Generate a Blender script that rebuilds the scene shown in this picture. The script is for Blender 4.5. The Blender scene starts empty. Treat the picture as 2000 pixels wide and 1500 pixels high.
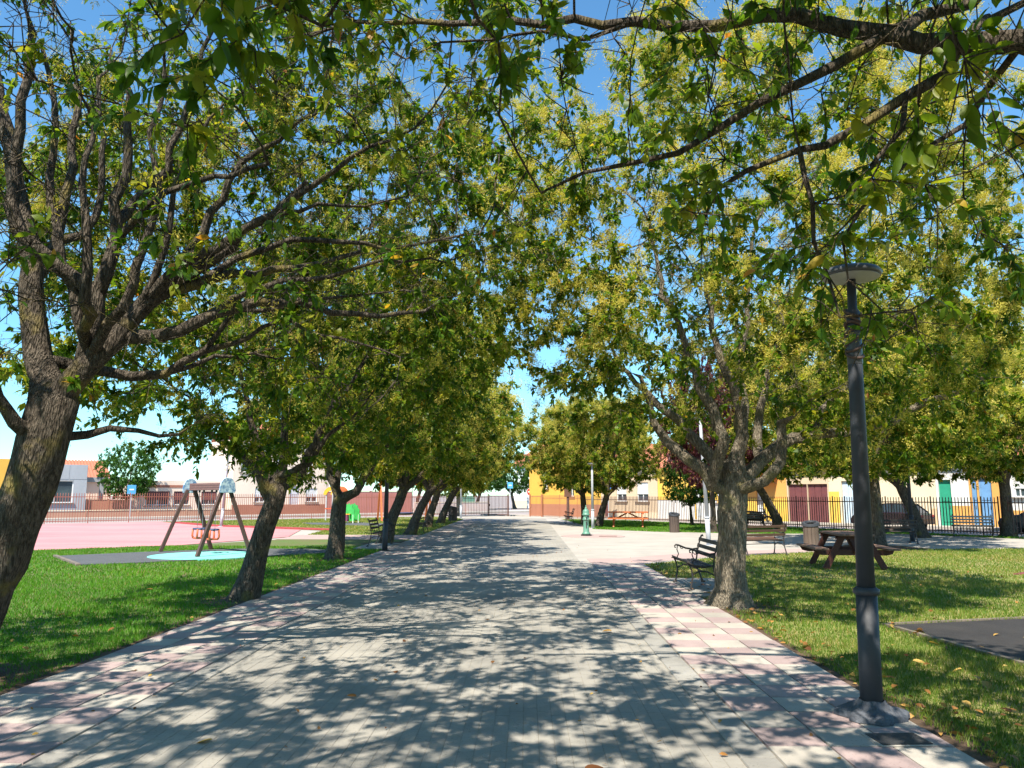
import bpy, bmesh, math, random
import numpy as np
from mathutils import Vector, Matrix, Euler

SC = bpy.context.scene
COL = SC.collection
R = math.radians

# ------------------------------------------------------------------ camera
EYE = 1.6
FPX = 1500.0
PITCH = math.atan(217 / 1500)
YAW = math.atan(28 * math.cos(PITCH) / 1500)
cam_d = bpy.data.cameras.new('camera')
cam_d.sensor_width = 36.0
cam_d.lens = 27.0
cam_d.clip_start = 0.05
cam_d.clip_end = 3000
cam = bpy.data.objects.new('camera', cam_d)
COL.objects.link(cam)
cam.location = (0, 0, EYE)
cam.rotation_euler = (math.pi / 2 + PITCH, 0, YAW)
SC.camera = cam

# ------------------------------------------------------------------ sky and sun
SUN_EL, SUN_AZ = R(56), R(200)          # azimuth of the sun clockwise from +Y
world = bpy.data.worlds.new('World')
SC.world = world
world.use_nodes = True
wn = world.node_tree
bg = wn.nodes['Background']
sky = wn.nodes.new('ShaderNodeTexSky')
sky.sky_type = 'NISHITA'
sky.sun_disc = False
sky.sun_elevation = SUN_EL
sky.sun_rotation = SUN_AZ
sky.air_density = 1.0
sky.dust_density = 0.0
sky.ozone_density = 1.6
tint = wn.nodes.new('ShaderNodeVectorMath')      # white balance of the clear blue day
tint.operation = 'MULTIPLY'
tint.inputs[1].default_value = (0.76, 1.24, 1.40)
wn.links.new(sky.outputs[0], tint.inputs[0])
wn.links.new(tint.outputs[0], bg.inputs[0])
bg.inputs[1].default_value = 0.092
sun_d = bpy.data.lights.new('sun', 'SUN')
sun_d.energy = 5.0
sun_d.angle = R(0.53)
sun_d.color = (1.0, 0.925, 0.80)
sun = bpy.data.objects.new('sun', sun_d)
COL.objects.link(sun)
sdir = Vector((math.sin(SUN_AZ) * math.cos(SUN_EL), math.cos(SUN_AZ) * math.cos(SUN_EL), math.sin(SUN_EL)))
sun.rotation_euler = (-sdir).to_track_quat('-Z', 'Y').to_euler()
SC.view_settings.view_transform = 'Standard'
SC.view_settings.look = 'None'
SC.view_settings.gamma = 1
SC.view_settings.exposure = 1.0
SC.view_settings.use_curve_mapping = False
SC.render.engine = 'CYCLES'
SC.cycles.max_bounces = 8
SC.cycles.diffuse_bounces = 4
SC.cycles.transmission_bounces = 4
SC.cycles.sample_clamp_indirect = 6.0


def spot(u, v, y):
    """world point at distance y along the path that a surveyor at the eye point sights at (u, v)"""
    a, b = (u - 1000) / FPX, -(v - 750) / FPX
    fy = math.cos(PITCH) - b * math.sin(PITCH)
    z = math.sin(PITCH) + b * math.cos(PITCH)
    X = a * math.cos(YAW) - fy * math.sin(YAW)
    Y = a * math.sin(YAW) + fy * math.cos(YAW)
    t = y / Y
    return (X * t, y, EYE + z * t)


# ------------------------------------------------------------------ materials
def node_mat(name):
    m = bpy.data.materials.new(name)
    m.use_nodes = True
    return m, m.node_tree, m.node_tree.nodes['Principled BSDF']


def mat(name, col, col2=None, scale=6.0, rough=0.8, metal=0.0, bump=0.0, bscale=60.0, detail=4.0, stretch=(1, 1, 1),
        spec=0.4, per_object=0.0, speck=None, coord='Object'):
    m, nt, p = node_mat(name)
    N, L = nt.nodes, nt.links
    tc = N.new('ShaderNodeTexCoord')
    mp = N.new('ShaderNodeMapping')
    mp.inputs['Scale'].default_value = stretch
    if coord == 'World':
        L.new(N.new('ShaderNodeNewGeometry').outputs['Position'], mp.inputs[0])
    else:
        L.new(tc.outputs[coord], mp.inputs[0])
    vec = mp.outputs[0]
    col2 = col2 or tuple(min(1, c * 0.72) for c in col)
    nz = N.new('ShaderNodeTexNoise')
    nz.inputs['Scale'].default_value = scale
    nz.inputs['Detail'].default_value = detail
    nz.inputs['Roughness'].default_value = 0.65
    L.new(vec, nz.inputs['Vector'])
    rp = N.new('ShaderNodeValToRGB')
    rp.color_ramp.elements[0].position = 0.33
    rp.color_ramp.elements[1].position = 0.67
    rp.color_ramp.elements[0].color = (*col2, 1)
    rp.color_ramp.elements[1].color = (*col, 1)
    L.new(nz.outputs[0], rp.inputs[0])
    out = rp.outputs[0]
    if speck:                       # fine grain of another colour
        n2 = N.new('ShaderNodeTexNoise')
        n2.inputs['Scale'].default_value = speck[1]
        n2.inputs['Detail'].default_value = 2
        L.new(vec, n2.inputs['Vector'])
        r2 = N.new('ShaderNodeValToRGB')
        r2.color_ramp.elements[0].position = speck[2]
        r2.color_ramp.elements[1].position = speck[2] + 0.08
        L.new(n2.outputs[0], r2.inputs[0])
        mx = N.new('ShaderNodeMixRGB')
        L.new(r2.outputs[0], mx.inputs[0])
        L.new(out, mx.inputs[1])
        mx.inputs[2].default_value = (*speck[0], 1)
        out = mx.outputs[0]
    if per_object:
        oi = N.new('ShaderNodeObjectInfo')
        mr = N.new('ShaderNodeMapRange')
        mr.inputs[3].default_value = 1 - per_object
        mr.inputs[4].default_value = 1 + per_object
        L.new(oi.outputs['Random'], mr.inputs[0])
        vm = N.new('ShaderNodeVectorMath')
        vm.operation = 'SCALE'
        L.new(out, vm.inputs[0])
        L.new(mr.outputs[0], vm.inputs['Scale'])
        out = vm.outputs[0]
    L.new(out, p.inputs['Base Color'])
    p.inputs['Roughness'].default_value = rough
    p.inputs['Metallic'].default_value = metal
    p.inputs['Specular IOR Level'].default_value = spec
    if bump:
        nb = N.new('ShaderNodeTexNoise')
        nb.inputs['Scale'].default_value = bscale
        nb.inputs['Detail'].default_value = 5
        L.new(vec, nb.inputs['Vector'])
        bp = N.new('ShaderNodeBump')
        bp.inputs['Strength'].default_value = bump
        bp.inputs['Distance'].default_value = 0.02
        L.new(nb.outputs[0], bp.inputs['Height'])
        L.new(bp.outputs[0], p.inputs['Normal'])
    return m


def leaf_mat(name, stops, trans=0.48, tcol=2.1, rough=0.42):
    """tint attribute (one value per leaf) -> leaf colour; glossy top, light shining through"""
    m, nt, p = node_mat(name)
    N, L = nt.nodes, nt.links
    at = N.new('ShaderNodeAttribute')
    at.attribute_name = 'tint'
    rp = N.new('ShaderNodeValToRGB')
    cr = rp.color_ramp
    while len(cr.elements) < len(stops):
        cr.elements.new(0.5)
    for e, (pos, c) in zip(cr.elements, stops):
        e.position = pos
        e.color = (*c, 1)
    L.new(at.outputs['Fac'], rp.inputs[0])
    L.new(rp.outputs[0], p.inputs['Base Color'])
    p.inputs['Roughness'].default_value = rough
    p.inputs['Specular IOR Level'].default_value = 0.3
    tr = N.new('ShaderNodeBsdfTranslucent')
    sc = N.new('ShaderNodeVectorMath')
    sc.operation = 'MULTIPLY'
    L.new(rp.outputs[0], sc.inputs[0])
    sc.inputs[1].default_value = (tcol * 1.15, tcol, tcol * 0.5)
    L.new(sc.outputs[0], tr.inputs[0])
    mx = N.new('ShaderNodeMixShader')
    mx.inputs[0].default_value = trans
    L.new(p.outputs[0], mx.inputs[1])
    L.new(tr.outputs[0], mx.inputs[2])
    L.new(mx.outputs[0], N['Material Output'].inputs[0])
    return m


def bark_mat(name, c1, c2, lichen):
    m, nt, p = node_mat(name)
    N, L = nt.nodes, nt.links
    tc = N.new('ShaderNodeTexCoord')
    mp = N.new('ShaderNodeMapping')
    mp.inputs['Scale'].default_value = (15, 15, 3.0)
    L.new(tc.outputs['Object'], mp.inputs[0])
    nz = N.new('ShaderNodeTexNoise')
    nz.inputs['Scale'].default_value = 3.0
    nz.inputs['Detail'].default_value = 8
    nz.inputs['Roughness'].default_value = 0.7
    L.new(mp.outputs[0], nz.inputs['Vector'])
    rp = N.new('ShaderNodeValToRGB')
    rp.color_ramp.elements[0].position = 0.42
    rp.color_ramp.elements[1].position = 0.62
    rp.color_ramp.elements[0].color = (*c2, 1)
    rp.color_ramp.elements[1].color = (*c1, 1)
    L.new(nz.outputs[0], rp.inputs[0])
    n2 = N.new('ShaderNodeTexNoise')
    n2.inputs['Scale'].default_value = 3.3
    n2.inputs['Detail'].default_value = 6
    L.new(tc.outputs['Object'], n2.inputs['Vector'])
    r2 = N.new('ShaderNodeValToRGB')
    r2.color_ramp.elements[0].position = 0.56
    r2.color_ramp.elements[1].position = 0.68
    L.new(n2.outputs[0], r2.inputs[0])
    mx = N.new('ShaderNodeMixRGB')
    L.new(r2.outputs[0], mx.inputs[0])
    L.new(rp.outputs[0], mx.inputs[1])
    mx.inputs[2].default_value = (*lichen, 1)
    L.new(mx.outputs[0], p.inputs['Base Color'])
    p.inputs['Roughness'].default_value = 0.92
    p.inputs['Specular IOR Level'].default_value = 0.15
    vo = N.new('ShaderNodeTexVoronoi')
    vo.inputs['Scale'].default_value = 5.0
    L.new(mp.outputs[0], vo.inputs['Vector'])
    ad = N.new('ShaderNodeMath')
    ad.operation = 'ADD'
    L.new(nz.outputs[0], ad.inputs[0])
    L.new(vo.outputs['Distance'], ad.inputs[1])
    bp = N.new('ShaderNodeBump')
    bp.inputs['Strength'].default_value = 1.0
    bp.inputs['Distance'].default_value = 0.045
    L.new(ad.outputs[0], bp.inputs['Height'])
    L.new(bp.outputs[0], p.inputs['Normal'])
    return m


GREENS = [(0.0, (0.030, 0.085, 0.008)), (0.42, (0.068, 0.142, 0.010)), (0.72, (0.140, 0.205, 0.016)),
          (0.955, (0.240, 0.260, 0.026)), (0.975, (0.46, 0.32, 0.03)), (1.0, (0.34, 0.13, 0.03))]
M_LEAF = leaf_mat('privet_leaf', GREENS)
M_SPRAY = leaf_mat('flower_spray', [(0.0, (0.46, 0.46, 0.07)), (0.6, (0.64, 0.57, 0.12)), (1.0, (0.60, 0.47, 0.15))],
                   trans=0.4, tcol=1.2, rough=0.8)
M_PLUM = leaf_mat('plum_leaf', [(0.0, (0.045, 0.014, 0.022)), (0.6, (0.09, 0.028, 0.04)), (1.0, (0.16, 0.06, 0.06))])
M_BROAD = leaf_mat('street_leaf', [(0.0, (0.02, 0.07, 0.012)), (0.6, (0.045, 0.13, 0.02)), (1.0, (0.09, 0.19, 0.03))])
M_GRASS = leaf_mat('grass_blade', [(0.0, (0.048, 0.170, 0.008)), (0.5, (0.095, 0.265, 0.014)), (0.85, (0.17, 0.32, 0.028)),
                                   (1.0, (0.30, 0.25, 0.08))], trans=0.35, tcol=1.5, rough=0.5)
M_GRASS_DRY = leaf_mat('dry_grass_blade', [(0.0, (0.075, 0.155, 0.014)), (0.45, (0.150, 0.235, 0.028)),
                                           (0.75, (0.29, 0.28, 0.070)), (1.0, (0.45, 0.34, 0.13))], trans=0.35, tcol=1.4, rough=0.55)
M_DEAD = leaf_mat('dead_leaf', [(0.0, (0.12, 0.045, 0.015)), (0.5, (0.34, 0.16, 0.04)), (1.0, (0.55, 0.36, 0.10))], trans=0.2, tcol=1.2, rough=0.6)
M_BARK = bark_mat('privet_bark', (0.215, 0.178, 0.138), (0.072, 0.058, 0.045), (0.25, 0.20, 0.075))
M_SUNLIT_BARK = bark_mat('sunlit_bark', (0.37, 0.315, 0.24), (0.15, 0.125, 0.09), (0.27, 0.235, 0.12))  # privet bark lightened to stand for sunlight on the stout trunk
M_PALE_BARK = bark_mat('pale_bark', (0.34, 0.30, 0.25), (0.16, 0.14, 0.11), (0.36, 0.34, 0.26))

M_STREET = mat('street_asphalt', (0.34, 0.29, 0.27), (0.27, 0.23, 0.22), 0.4, 0.92, bump=0.2, bscale=30)
M_SOIL = mat('lawn_soil', (0.085, 0.15, 0.025), (0.13, 0.12, 0.05), 1.1, 1.0, bump=0.5, bscale=25)
M_SOIL_DRY = mat('dry_lawn_soil', (0.14, 0.19, 0.035), (0.32, 0.25, 0.11), 0.55, 1.0, bump=0.5, bscale=25)
M_EARTH = mat('bare_earth', (0.13, 0.085, 0.05), (0.07, 0.045, 0.03), 3.0, 1.0, bump=0.8, bscale=30)
M_PAVER = mat('paver_concrete', (0.36, 0.335, 0.29), (0.225, 0.212, 0.188), 0.7, 0.85, bump=0.3, bscale=90, per_object=0.05,
              speck=((0.22, 0.205, 0.18), 55, 0.62), coord='World', detail=9)
M_JOINT = mat('joint_sand', (0.33, 0.30, 0.25), (0.17, 0.155, 0.13), 5, 1.0)
M_PINK_TILE = mat('pink_tile', (0.385, 0.295, 0.28), (0.27, 0.205, 0.20), 1.4, 0.8, bump=0.15, bscale=70, per_object=0.09, speck=((0.24, 0.17, 0.165), 60, 0.63), coord='World', detail=9)
M_CREAM_TILE = mat('cream_tile', (0.45, 0.41, 0.355), (0.31, 0.285, 0.25), 1.4, 0.8, bump=0.15, bscale=70, per_object=0.09, speck=((0.27, 0.245, 0.215), 60, 0.63), coord='World', detail=9)
M_GUTTER = mat('gutter_concrete', (0.35, 0.335, 0.305), (0.22, 0.21, 0.19), 1.2, 0.85, bump=0.3, bscale=60, per_object=0.08, speck=((0.2, 0.19, 0.17), 50, 0.63), coord='World', detail=9)
M_CONC = mat('pale_concrete', (0.41, 0.38, 0.335), (0.33, 0.305, 0.27), 0.8, 0.9, bump=0.2, bscale=40)
M_KERB = mat('kerb_concrete', (0.23, 0.185, 0.145), (0.13, 0.11, 0.09), 3, 0.9, bump=0.3, bscale=50)
M_COURT = mat('pink_court', (0.50, 0.185, 0.195), (0.54, 0.27, 0.26), 0.3, 0.85, bump=0.2, bscale=80, stretch=(.6, 1.4, 1), detail=9, speck=((0.40, 0.15, 0.15), 14, 0.66))
M_COURT_EDGE = mat('red_court_edge', (0.40, 0.06, 0.06), None, 3, 0.8)
M_PINK_PATH = mat('pink_path', (0.42, 0.30, 0.275), (0.36, 0.265, 0.245), 0.8, 0.9, bump=0.15)
M_RUBBER = mat('grey_rubber', (0.10, 0.105, 0.11), (0.075, 0.08, 0.085), 1.5, 0.95, bump=0.5, bscale=220, speck=((0.16, 0.16, 0.17), 200, 0.6))
M_BLACK_RUBBER = mat('black_rubber', (0.040, 0.036, 0.034), (0.024, 0.022, 0.022), 2, 0.9, bump=0.5, bscale=200, speck=((0.10, 0.095, 0.09), 150, 0.62))
M_TURQ = mat('turquoise_rubber', (0.16, 0.52, 0.46), (0.22, 0.57, 0.51), 2.2, 0.9, detail=9, speck=((0.10, 0.36, 0.33), 40, 0.66), bump=0.3, bscale=220)
M_MAROON = mat('maroon_rubber', (0.22, 0.05, 0.06), None, 1.2, 0.9, bump=0.3, bscale=200)
M_IRON = mat('black_iron', (0.030, 0.030, 0.034), (0.045, 0.032, 0.026), 9, 0.5, spec=0.5, bump=0.15, bscale=90)
M_SLAT = mat('dark_bench_wood', (0.075, 0.060, 0.050), (0.045, 0.035, 0.03), 4, 0.6, stretch=(1, 12, 12), bump=0.3, bscale=20)
M_SLAT_BROWN = mat('brown_bench_wood', (0.14, 0.075, 0.05), (0.085, 0.048, 0.035), 4, 0.6, stretch=(1, 12, 12), bump=0.3, bscale=20)
M_SLAT_SUNLIT = mat('sunlit_bench_wood', (0.50, 0.42, 0.38), (0.40, 0.33, 0.30), 4, 0.6, stretch=(1, 12, 12), bump=0.3, bscale=20)  # pale tone stands in for sun falling on the slats
M_TABLE_DARK = mat('red_brown_wood', (0.10, 0.030, 0.020), (0.055, 0.018, 0.013), 3, 0.6, stretch=(1.5, 10, 10), bump=0.3, bscale=15)
M_TABLE_TOP = mat('weathered_wood', (0.21, 0.125, 0.085), (0.12, 0.07, 0.05), 3, 0.7, stretch=(1.5, 10, 10), bump=0.3, bscale=15)
M_TABLE_ORANGE = mat('orange_wood', (0.55, 0.15, 0.05), (0.44, 0.12, 0.04), 3, 0.6, stretch=(1.5, 10, 10), bump=0.2, bscale=15)
M_BIN = mat('grey_brown_wood', (0.17, 0.125, 0.095), (0.095, 0.068, 0.052), 3, 0.85, stretch=(8, 8, 1), bump=0.5, bscale=16, per_object=0.18)
M_BIN_DARK = mat('dark_bin_wood', (0.11, 0.08, 0.065), (0.06, 0.045, 0.04), 3, 0.85, stretch=(8, 8, 1), bump=0.5, bscale=16, per_object=0.18)
M_METAL_DARK = mat('dark_grey_paint', (0.040, 0.044, 0.054), (0.052, 0.056, 0.066), 5, 0.55, spec=0.4, bump=0.08, bscale=120, speck=((0.10, 0.10, 0.11), 38, 0.70))
M_METAL_SILVER = mat('silver_paint', (0.46, 0.48, 0.52), (0.40, 0.42, 0.46), 4, 0.45, spec=0.5)
M_LAMP_WHITE = mat('lamp_diffuser', (0.45, 0.45, 0.44), None, 5, 0.35)
M_LAMP_TOP = mat('lamp_cap', (0.10, 0.105, 0.115), None, 5, 0.4)
M_TAPE = mat('tape', (0.13, 0.075, 0.05), (0.08, 0.05, 0.04), 20, 0.6)
M_MORTAR = mat('dark_mortar', (0.12, 0.13, 0.15), (0.07, 0.075, 0.09), 14, 0.9, bump=0.8, bscale=40)
M_COVER = mat('cast_cover', (0.065, 0.065, 0.068), (0.045, 0.045, 0.047), 12, 0.6, metal=0.4, bump=0.4, bscale=120)
M_GREEN_IRON = mat('green_iron', (0.13, 0.30, 0.22), (0.09, 0.22, 0.16), 9, 0.45, spec=0.5)
M_FENCE = mat('rust_brown_paint', (0.36, 0.135, 0.09), (0.26, 0.10, 0.07), 2, 0.6)
M_FENCE_DARK = mat('dark_brown_paint', (0.15, 0.075, 0.058), (0.09, 0.05, 0.042), 2, 0.6)
M_GATE_ORANGE = mat('orange_brown_paint', (0.42, 0.17, 0.085), (0.34, 0.13, 0.07), 2, 0.6)
M_SWING_WOOD = mat('swing_wood', (0.10, 0.055, 0.045), (0.065, 0.037, 0.03), 3, 0.7, stretch=(6, 6, 1), bump=0.4, bscale=16)
M_SWING_BEAM = mat('swing_beam_wood', (0.22, 0.115, 0.10), (0.15, 0.08, 0.07), 3, 0.7, stretch=(6, 6, 6), bump=0.3, bscale=16)
M_ORANGE = mat('orange_rubber', (0.55, 0.13, 0.04), (0.46, 0.10, 0.035), 5, 0.5)
M_BLUE_DARK = mat('dark_blue_rubber', (0.06, 0.08, 0.16), None, 5, 0.5)
M_BLUE_PRINT = mat('blue_pattern', (0.62, 0.78, 0.86), (0.10, 0.22, 0.42), 11, 0.5, detail=1.5)
M_GREEN_PLAY = mat('play_green', (0.06, 0.47, 0.10), None, 2, 0.45)
M_RED_PLAY = mat('play_red', (0.62, 0.10, 0.03), None, 2, 0.45)
M_YELLOW_PLAY = mat('play_yellow', (0.80, 0.42, 0.03), None, 2, 0.45)
M_WHITE = mat('white_paint', (0.78, 0.78, 0.77), (0.70, 0.70, 0.69), 3, 0.6)
M_SIGN_BLUE = mat('sign_blue', (0.04, 0.22, 0.58), None, 2, 0.4)
M_SIGN_RED = mat('sign_red', (0.62, 0.03, 0.035), None, 2, 0.4)
M_GLASS = mat('window_glass', (0.05, 0.07, 0.09), (0.03, 0.045, 0.06), 1, 0.08, spec=0.8)
M_ROOF = mat('roof_tile', (0.50, 0.19, 0.11), (0.36, 0.13, 0.08), 5, 0.85, stretch=(6, 1, 1))
M_BROWN_SIGN = mat('brown_board', (0.16, 0.075, 0.05), None, 4, 0.6)
M_CHAIN = mat('steel_chain', (0.35, 0.35, 0.36), None, 5, 0.4, metal=0.7)
M_CAR = mat('dark_car_paint', (0.022, 0.024, 0.034), (0.026, 0.028, 0.04), 2, 0.22, spec=0.7)
M_CAR_RED = mat('maroon_car_paint', (0.028, 0.016, 0.020), None, 2, 0.22, spec=0.7)
M_TYRE = mat('tyre', (0.02, 0.02, 0.02), None, 5, 0.85)
M_RIM = mat('alloy_rim', (0.42, 0.42, 0.44), None, 5, 0.35, metal=0.7)


def wall_mat(name, c, k=0.88):
    return mat(name, c, tuple(x * k for x in c), 0.9, 0.9, bump=0.12, bscale=50, stretch=(1, 1, 0.5))


# ------------------------------------------------------------------ object helpers
def put(o, parent=None):
    COL.objects.link(o)
    if parent:
        o.parent = parent
    return o


def tag(o, label=None, cat=None, group=None, kind=None):
    if label:
        o['label'] = label
    if cat:
        o['category'] = cat
    if group:
        o['group'] = group
    if kind:
        o['kind'] = kind
    return o


def thing(name, label, cat, loc=(0, 0, 0), rz=0.0, group=None):
    o = bpy.data.objects.new(name, None)
    o.empty_display_size = 0.2
    put(o)
    o.location = loc
    o.rotation_euler = (0, 0, rz)
    return tag(o, label, cat, group)


def copy_thing(src, loc, rz=0.0, label=None, group=None, scale=None):
    n = src.copy()
    put(n)
    n.location = loc
    n.rotation_euler = (0, 0, rz)
    if scale:
        n.scale = scale
    if label:
        n['label'] = label
    if group:
        n['group'] = group
    for ch in list(src.children):
        c = ch.copy()
        put(c, n)
        for g in list(ch.children):
            d = g.copy()
            put(d, c)
    return n


class MB:
    def __init__(s):
        s.v, s.f = [], []

    def add(s, vs, fs):
        o = len(s.v)
        s.v += [tuple(p) for p in vs]
        s.f += [tuple(i + o for i in f) for f in fs]
        return s

    def box(s, c, d, rot=None):
        x, y, z = (k / 2 for k in d)
        vs = [Vector(p) for p in ((-x, -y, -z), (x, -y, -z), (x, y, -z), (-x, y, -z), (-x, -y, z), (x, -y, z), (x, y, z), (-x, y, z))]
        if rot is not None:
            m = rot if isinstance(rot, Matrix) else Euler(rot).to_matrix()
            vs = [m @ p for p in vs]
        c = Vector(c)
        return s.add([p + c for p in vs], [(0, 3, 2, 1), (4, 5, 6, 7), (0, 1, 5, 4), (1, 2, 6, 5), (2, 3, 7, 6), (3, 0, 4, 7)])

    def bar(s, a, b, w, t, up=(0, 0, 1)):
        """rectangular bar from a to b"""
        a, b = Vector(a), Vector(b)
        d = (b - a).normalized()
        u = Vector(up)
        sd = d.cross(u)
        if sd.length < 1e-4:
            sd = d.cross(Vector((1, 0, 0)))
        sd.normalize()
        u = sd.cross(d)
        vs = []
        for p in (a, b):
            for q in ((-1, -1), (1, -1), (1, 1), (-1, 1)):
                vs.append(p + sd * (q[0] * w / 2) + u * (q[1] * t / 2))
        return s.add(vs, [(3, 2, 1, 0), (4, 5, 6, 7), (0, 1, 5, 4), (1, 2, 6, 5), (2, 3, 7, 6), (3, 0, 4, 7)])

    def tube(s, pts, rs, n=8, caps=True):
        pts = [Vector(p) for p in pts]
        if not hasattr(rs, '__len__'):
            rs = [rs] * len(pts)
        vs, fs = [], []
        nrm = None
        for i, p in enumerate(pts):
            d = (pts[min(i + 1, len(pts) - 1)] - pts[max(i - 1, 0)])
            d.normalize()
            if nrm is None:
                nrm = d.orthogonal().normalized()
            nrm = (nrm - d * nrm.dot(d)).normalized()
            b = d.cross(nrm)
            for k in range(n):
                a = 2 * math.pi * k / n
                vs.append(p + (nrm * math.cos(a) + b * math.sin(a)) * rs[i])
        for i in range(len(pts) - 1):
            for k in range(n):
                a, b2 = i * n + k, i * n + (k + 1) % n
                fs.append((a, b2, b2 + n, a + n))
        if caps:
            fs.append(tuple(reversed(range(n))))
            fs.append(tuple((len(pts) - 1) * n + k for k in range(n)))
        return s.add(vs, fs)

    def lathe(s, prof, n=20, c=(0, 0, 0)):
        vs, fs = [], []
        for r, z in prof:
            for k in range(n):
                a = 2 * math.pi * k / n
                vs.append((c[0] + r * math.cos(a), c[1] + r * math.sin(a), c[2] + z))
        for i in range(len(prof) - 1):
            for k in range(n):
                a, b = i * n + k, i * n + (k + 1) % n
                fs.append((a, b, b + n, a + n))
        fs.append(tuple(reversed(range(n))))
        fs.append(tuple((len(prof) - 1) * n + k for k in range(n)))
        return s.add(vs, fs)

    def prism(s, poly, t, frame=None):
        """outline in (a, b), thickness t along the third axis; frame maps local (a, b, c) to the thing"""
        n = len(poly)
        vs = [Vector((a, b, -t / 2)) for a, b in poly] + [Vector((a, b, t / 2)) for a, b in poly]
        if frame is not None:
            vs = [frame @ p for p in vs]
        fs = [tuple(reversed(range(n))), tuple(range(n, 2 * n))]
        fs += [(i, (i + 1) % n, (i + 1) % n + n, i + n) for i in range(n)]
        return s.add(vs, fs)

    def sheet(s, poly, z):
        return s.add([(x, y, z) for x, y in poly], [tuple(range(len(poly)))])

    def slab(s, poly, z0, z1):
        n = len(poly)
        ar = sum(poly[i][0] * poly[(i + 1) % n][1] - poly[(i + 1) % n][0] * poly[i][1] for i in range(n))
        if ar < 0:
            poly = poly[::-1]
        vs = [(x, y, z0) for x, y in poly] + [(x, y, z1) for x, y in poly]
        return s.add(vs, [tuple(range(n, 2 * n))] + [(i, (i + 1) % n, (i + 1) % n + n, i + n) for i in range(n)])

    def mesh(s, name, m, smooth=False):
        me = bpy.data.meshes.new(name)
        me.from_pydata(s.v, [], s.f)
        for k in (m if isinstance(m, (list, tuple)) else [m]):
            me.materials.append(k)
        if smooth:
            me.polygons.foreach_set('use_smooth', [True] * len(me.polygons))
        me.update()
        return me

    def build(s, name, m, parent=None, smooth=False, bevel=0.0):
        o = bpy.data.objects.new(name, s.mesh(name, m, smooth))
        put(o, parent)
        if bevel:
            b = o.modifiers.new('bevel', 'BEVEL')
            b.width = bevel
            b.segments = 2
            b.limit_method = 'ANGLE'
        return o


def share(name, me, parent=None, loc=(0, 0, 0), rot=(0, 0, 0), scale=(1, 1, 1)):
    o = bpy.data.objects.new(name, me)
    put(o, parent)
    o.location, o.rotation_euler, o.scale = loc, rot, scale
    return o


def np_mesh(name, verts, loops, sizes, m, tint=None, smooth=False):
    """mesh from flat arrays: verts (N,3), loop vertex indices, polygon sizes"""
    me = bpy.data.meshes.new(name)
    me.vertices.add(len(verts))
    me.vertices.foreach_set('co', np.ascontiguousarray(verts, dtype=np.float32).ravel())
    me.loops.add(len(loops))
    me.loops.foreach_set('vertex_index', np.ascontiguousarray(loops, dtype=np.int32))
    starts = np.concatenate(([0], np.cumsum(sizes)[:-1])).astype(np.int32)
    me.polygons.add(len(sizes))
    me.polygons.foreach_set('loop_start', starts)
    me.polygons.foreach_set('loop_total', np.ascontiguousarray(sizes, dtype=np.int32))
    if smooth:
        me.polygons.foreach_set('use_smooth', np.ones(len(sizes), dtype=bool))
    me.materials.append(m)
    if tint is not None:
        a = me.attributes.new('tint', 'FLOAT', 'POINT')
        a.data.foreach_set('value', np.ascontiguousarray(tint, dtype=np.float32))
    me.update(calc_edges=True)
    me.validate()
    return me


def inside(px, py, poly):
    r = np.zeros(len(px), dtype=bool)
    n = len(poly)
    j = n - 1
    for i in range(n):
        xi, yi = poly[i]
        xj, yj = poly[j]
        c = ((yi > py) != (yj > py)) & (px < (xj - xi) * (py - yi) / (yj - yi + 1e-12) + xi)
        r ^= c
        j = i
    return r


# ================================================================== GROUND
def structure(name, mb, m, **k):
    o = mb.build(name, m, **k)
    return tag(o, kind='structure')


structure('ground', MB().sheet([(-900, -200), (900, -200), (900, 1800), (-900, 1800)], -0.10), M_STREET)

FL = [(-48.0, 22.1), (-26.7, 42.7), (-18.1, 51.0), (-4.85, 61.8)]       # park boundary
FR = [(1.0, 58.2), (3.9, 53.6), (10.2, 44.6), (15.0, 36.9), (18.6, 31.0), (26.0, 19.0)]
LEFT_LAWN = [(-60, -12), (-4.2, -12), (-4.2, 28.4), (-9.0, 28.4), (-11.2, 25), (-14.4, 22.6), (-24, 16), (-44, 14)]
LEFT_FAR_LAWN = [(-4.2, 31.6), (-4.2, 52.5), (-6.5, 58.5), (-18.1, 50.6), (-22.0, 46.6), (-16.5, 40.3), (-9.3, 35.6), (-8.9, 31.6)]
RIGHT_LAWN = [(2.72, -12), (40, -12), (40, 21.5), (17.5, 24.4), (11.0, 23.4), (8.0, 22.3), (5.2, 20.7), (2.72, 18.4)]
RIGHT_FAR_LAWN = [(3.2, 37.2), (5.6, 34.6), (9.4, 32.9), (15.5, 32.9), (18.9, 28.2), (24.6, 19.9), (25.9, 19.1),
                  (18.5, 31.0), (14.9, 36.7), (10.1, 44.4), (3.8, 53.4), (2.3, 53.0), (2.9, 45)]
PARK = [(-60, -12), (60, -12)] + [(26, 19), (18.6, 31), (15, 36.9), (10.2, 44.6), (3.9, 53.6), (1.0, 58.2), (-4.85, 61.8), (-18.1, 51), (-26.7, 42.7), (-60, 10.5)]
structure('park_ground', MB().slab(PARK, -0.2, -0.012), M_CONC)
structure('lawn', MB().sheet(LEFT_LAWN, 0.0), M_SOIL)
structure('lawn', MB().sheet(LEFT_FAR_LAWN, 0.0), M_SOIL_DRY)
structure('lawn', MB().sheet(RIGHT_LAWN, 0.0), M_SOIL_DRY)
structure('lawn', MB().sheet(RIGHT_FAR_LAWN, 0.0), M_SOIL)

rng = np.random.default_rng(7)
rnd = random.Random(11)

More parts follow.
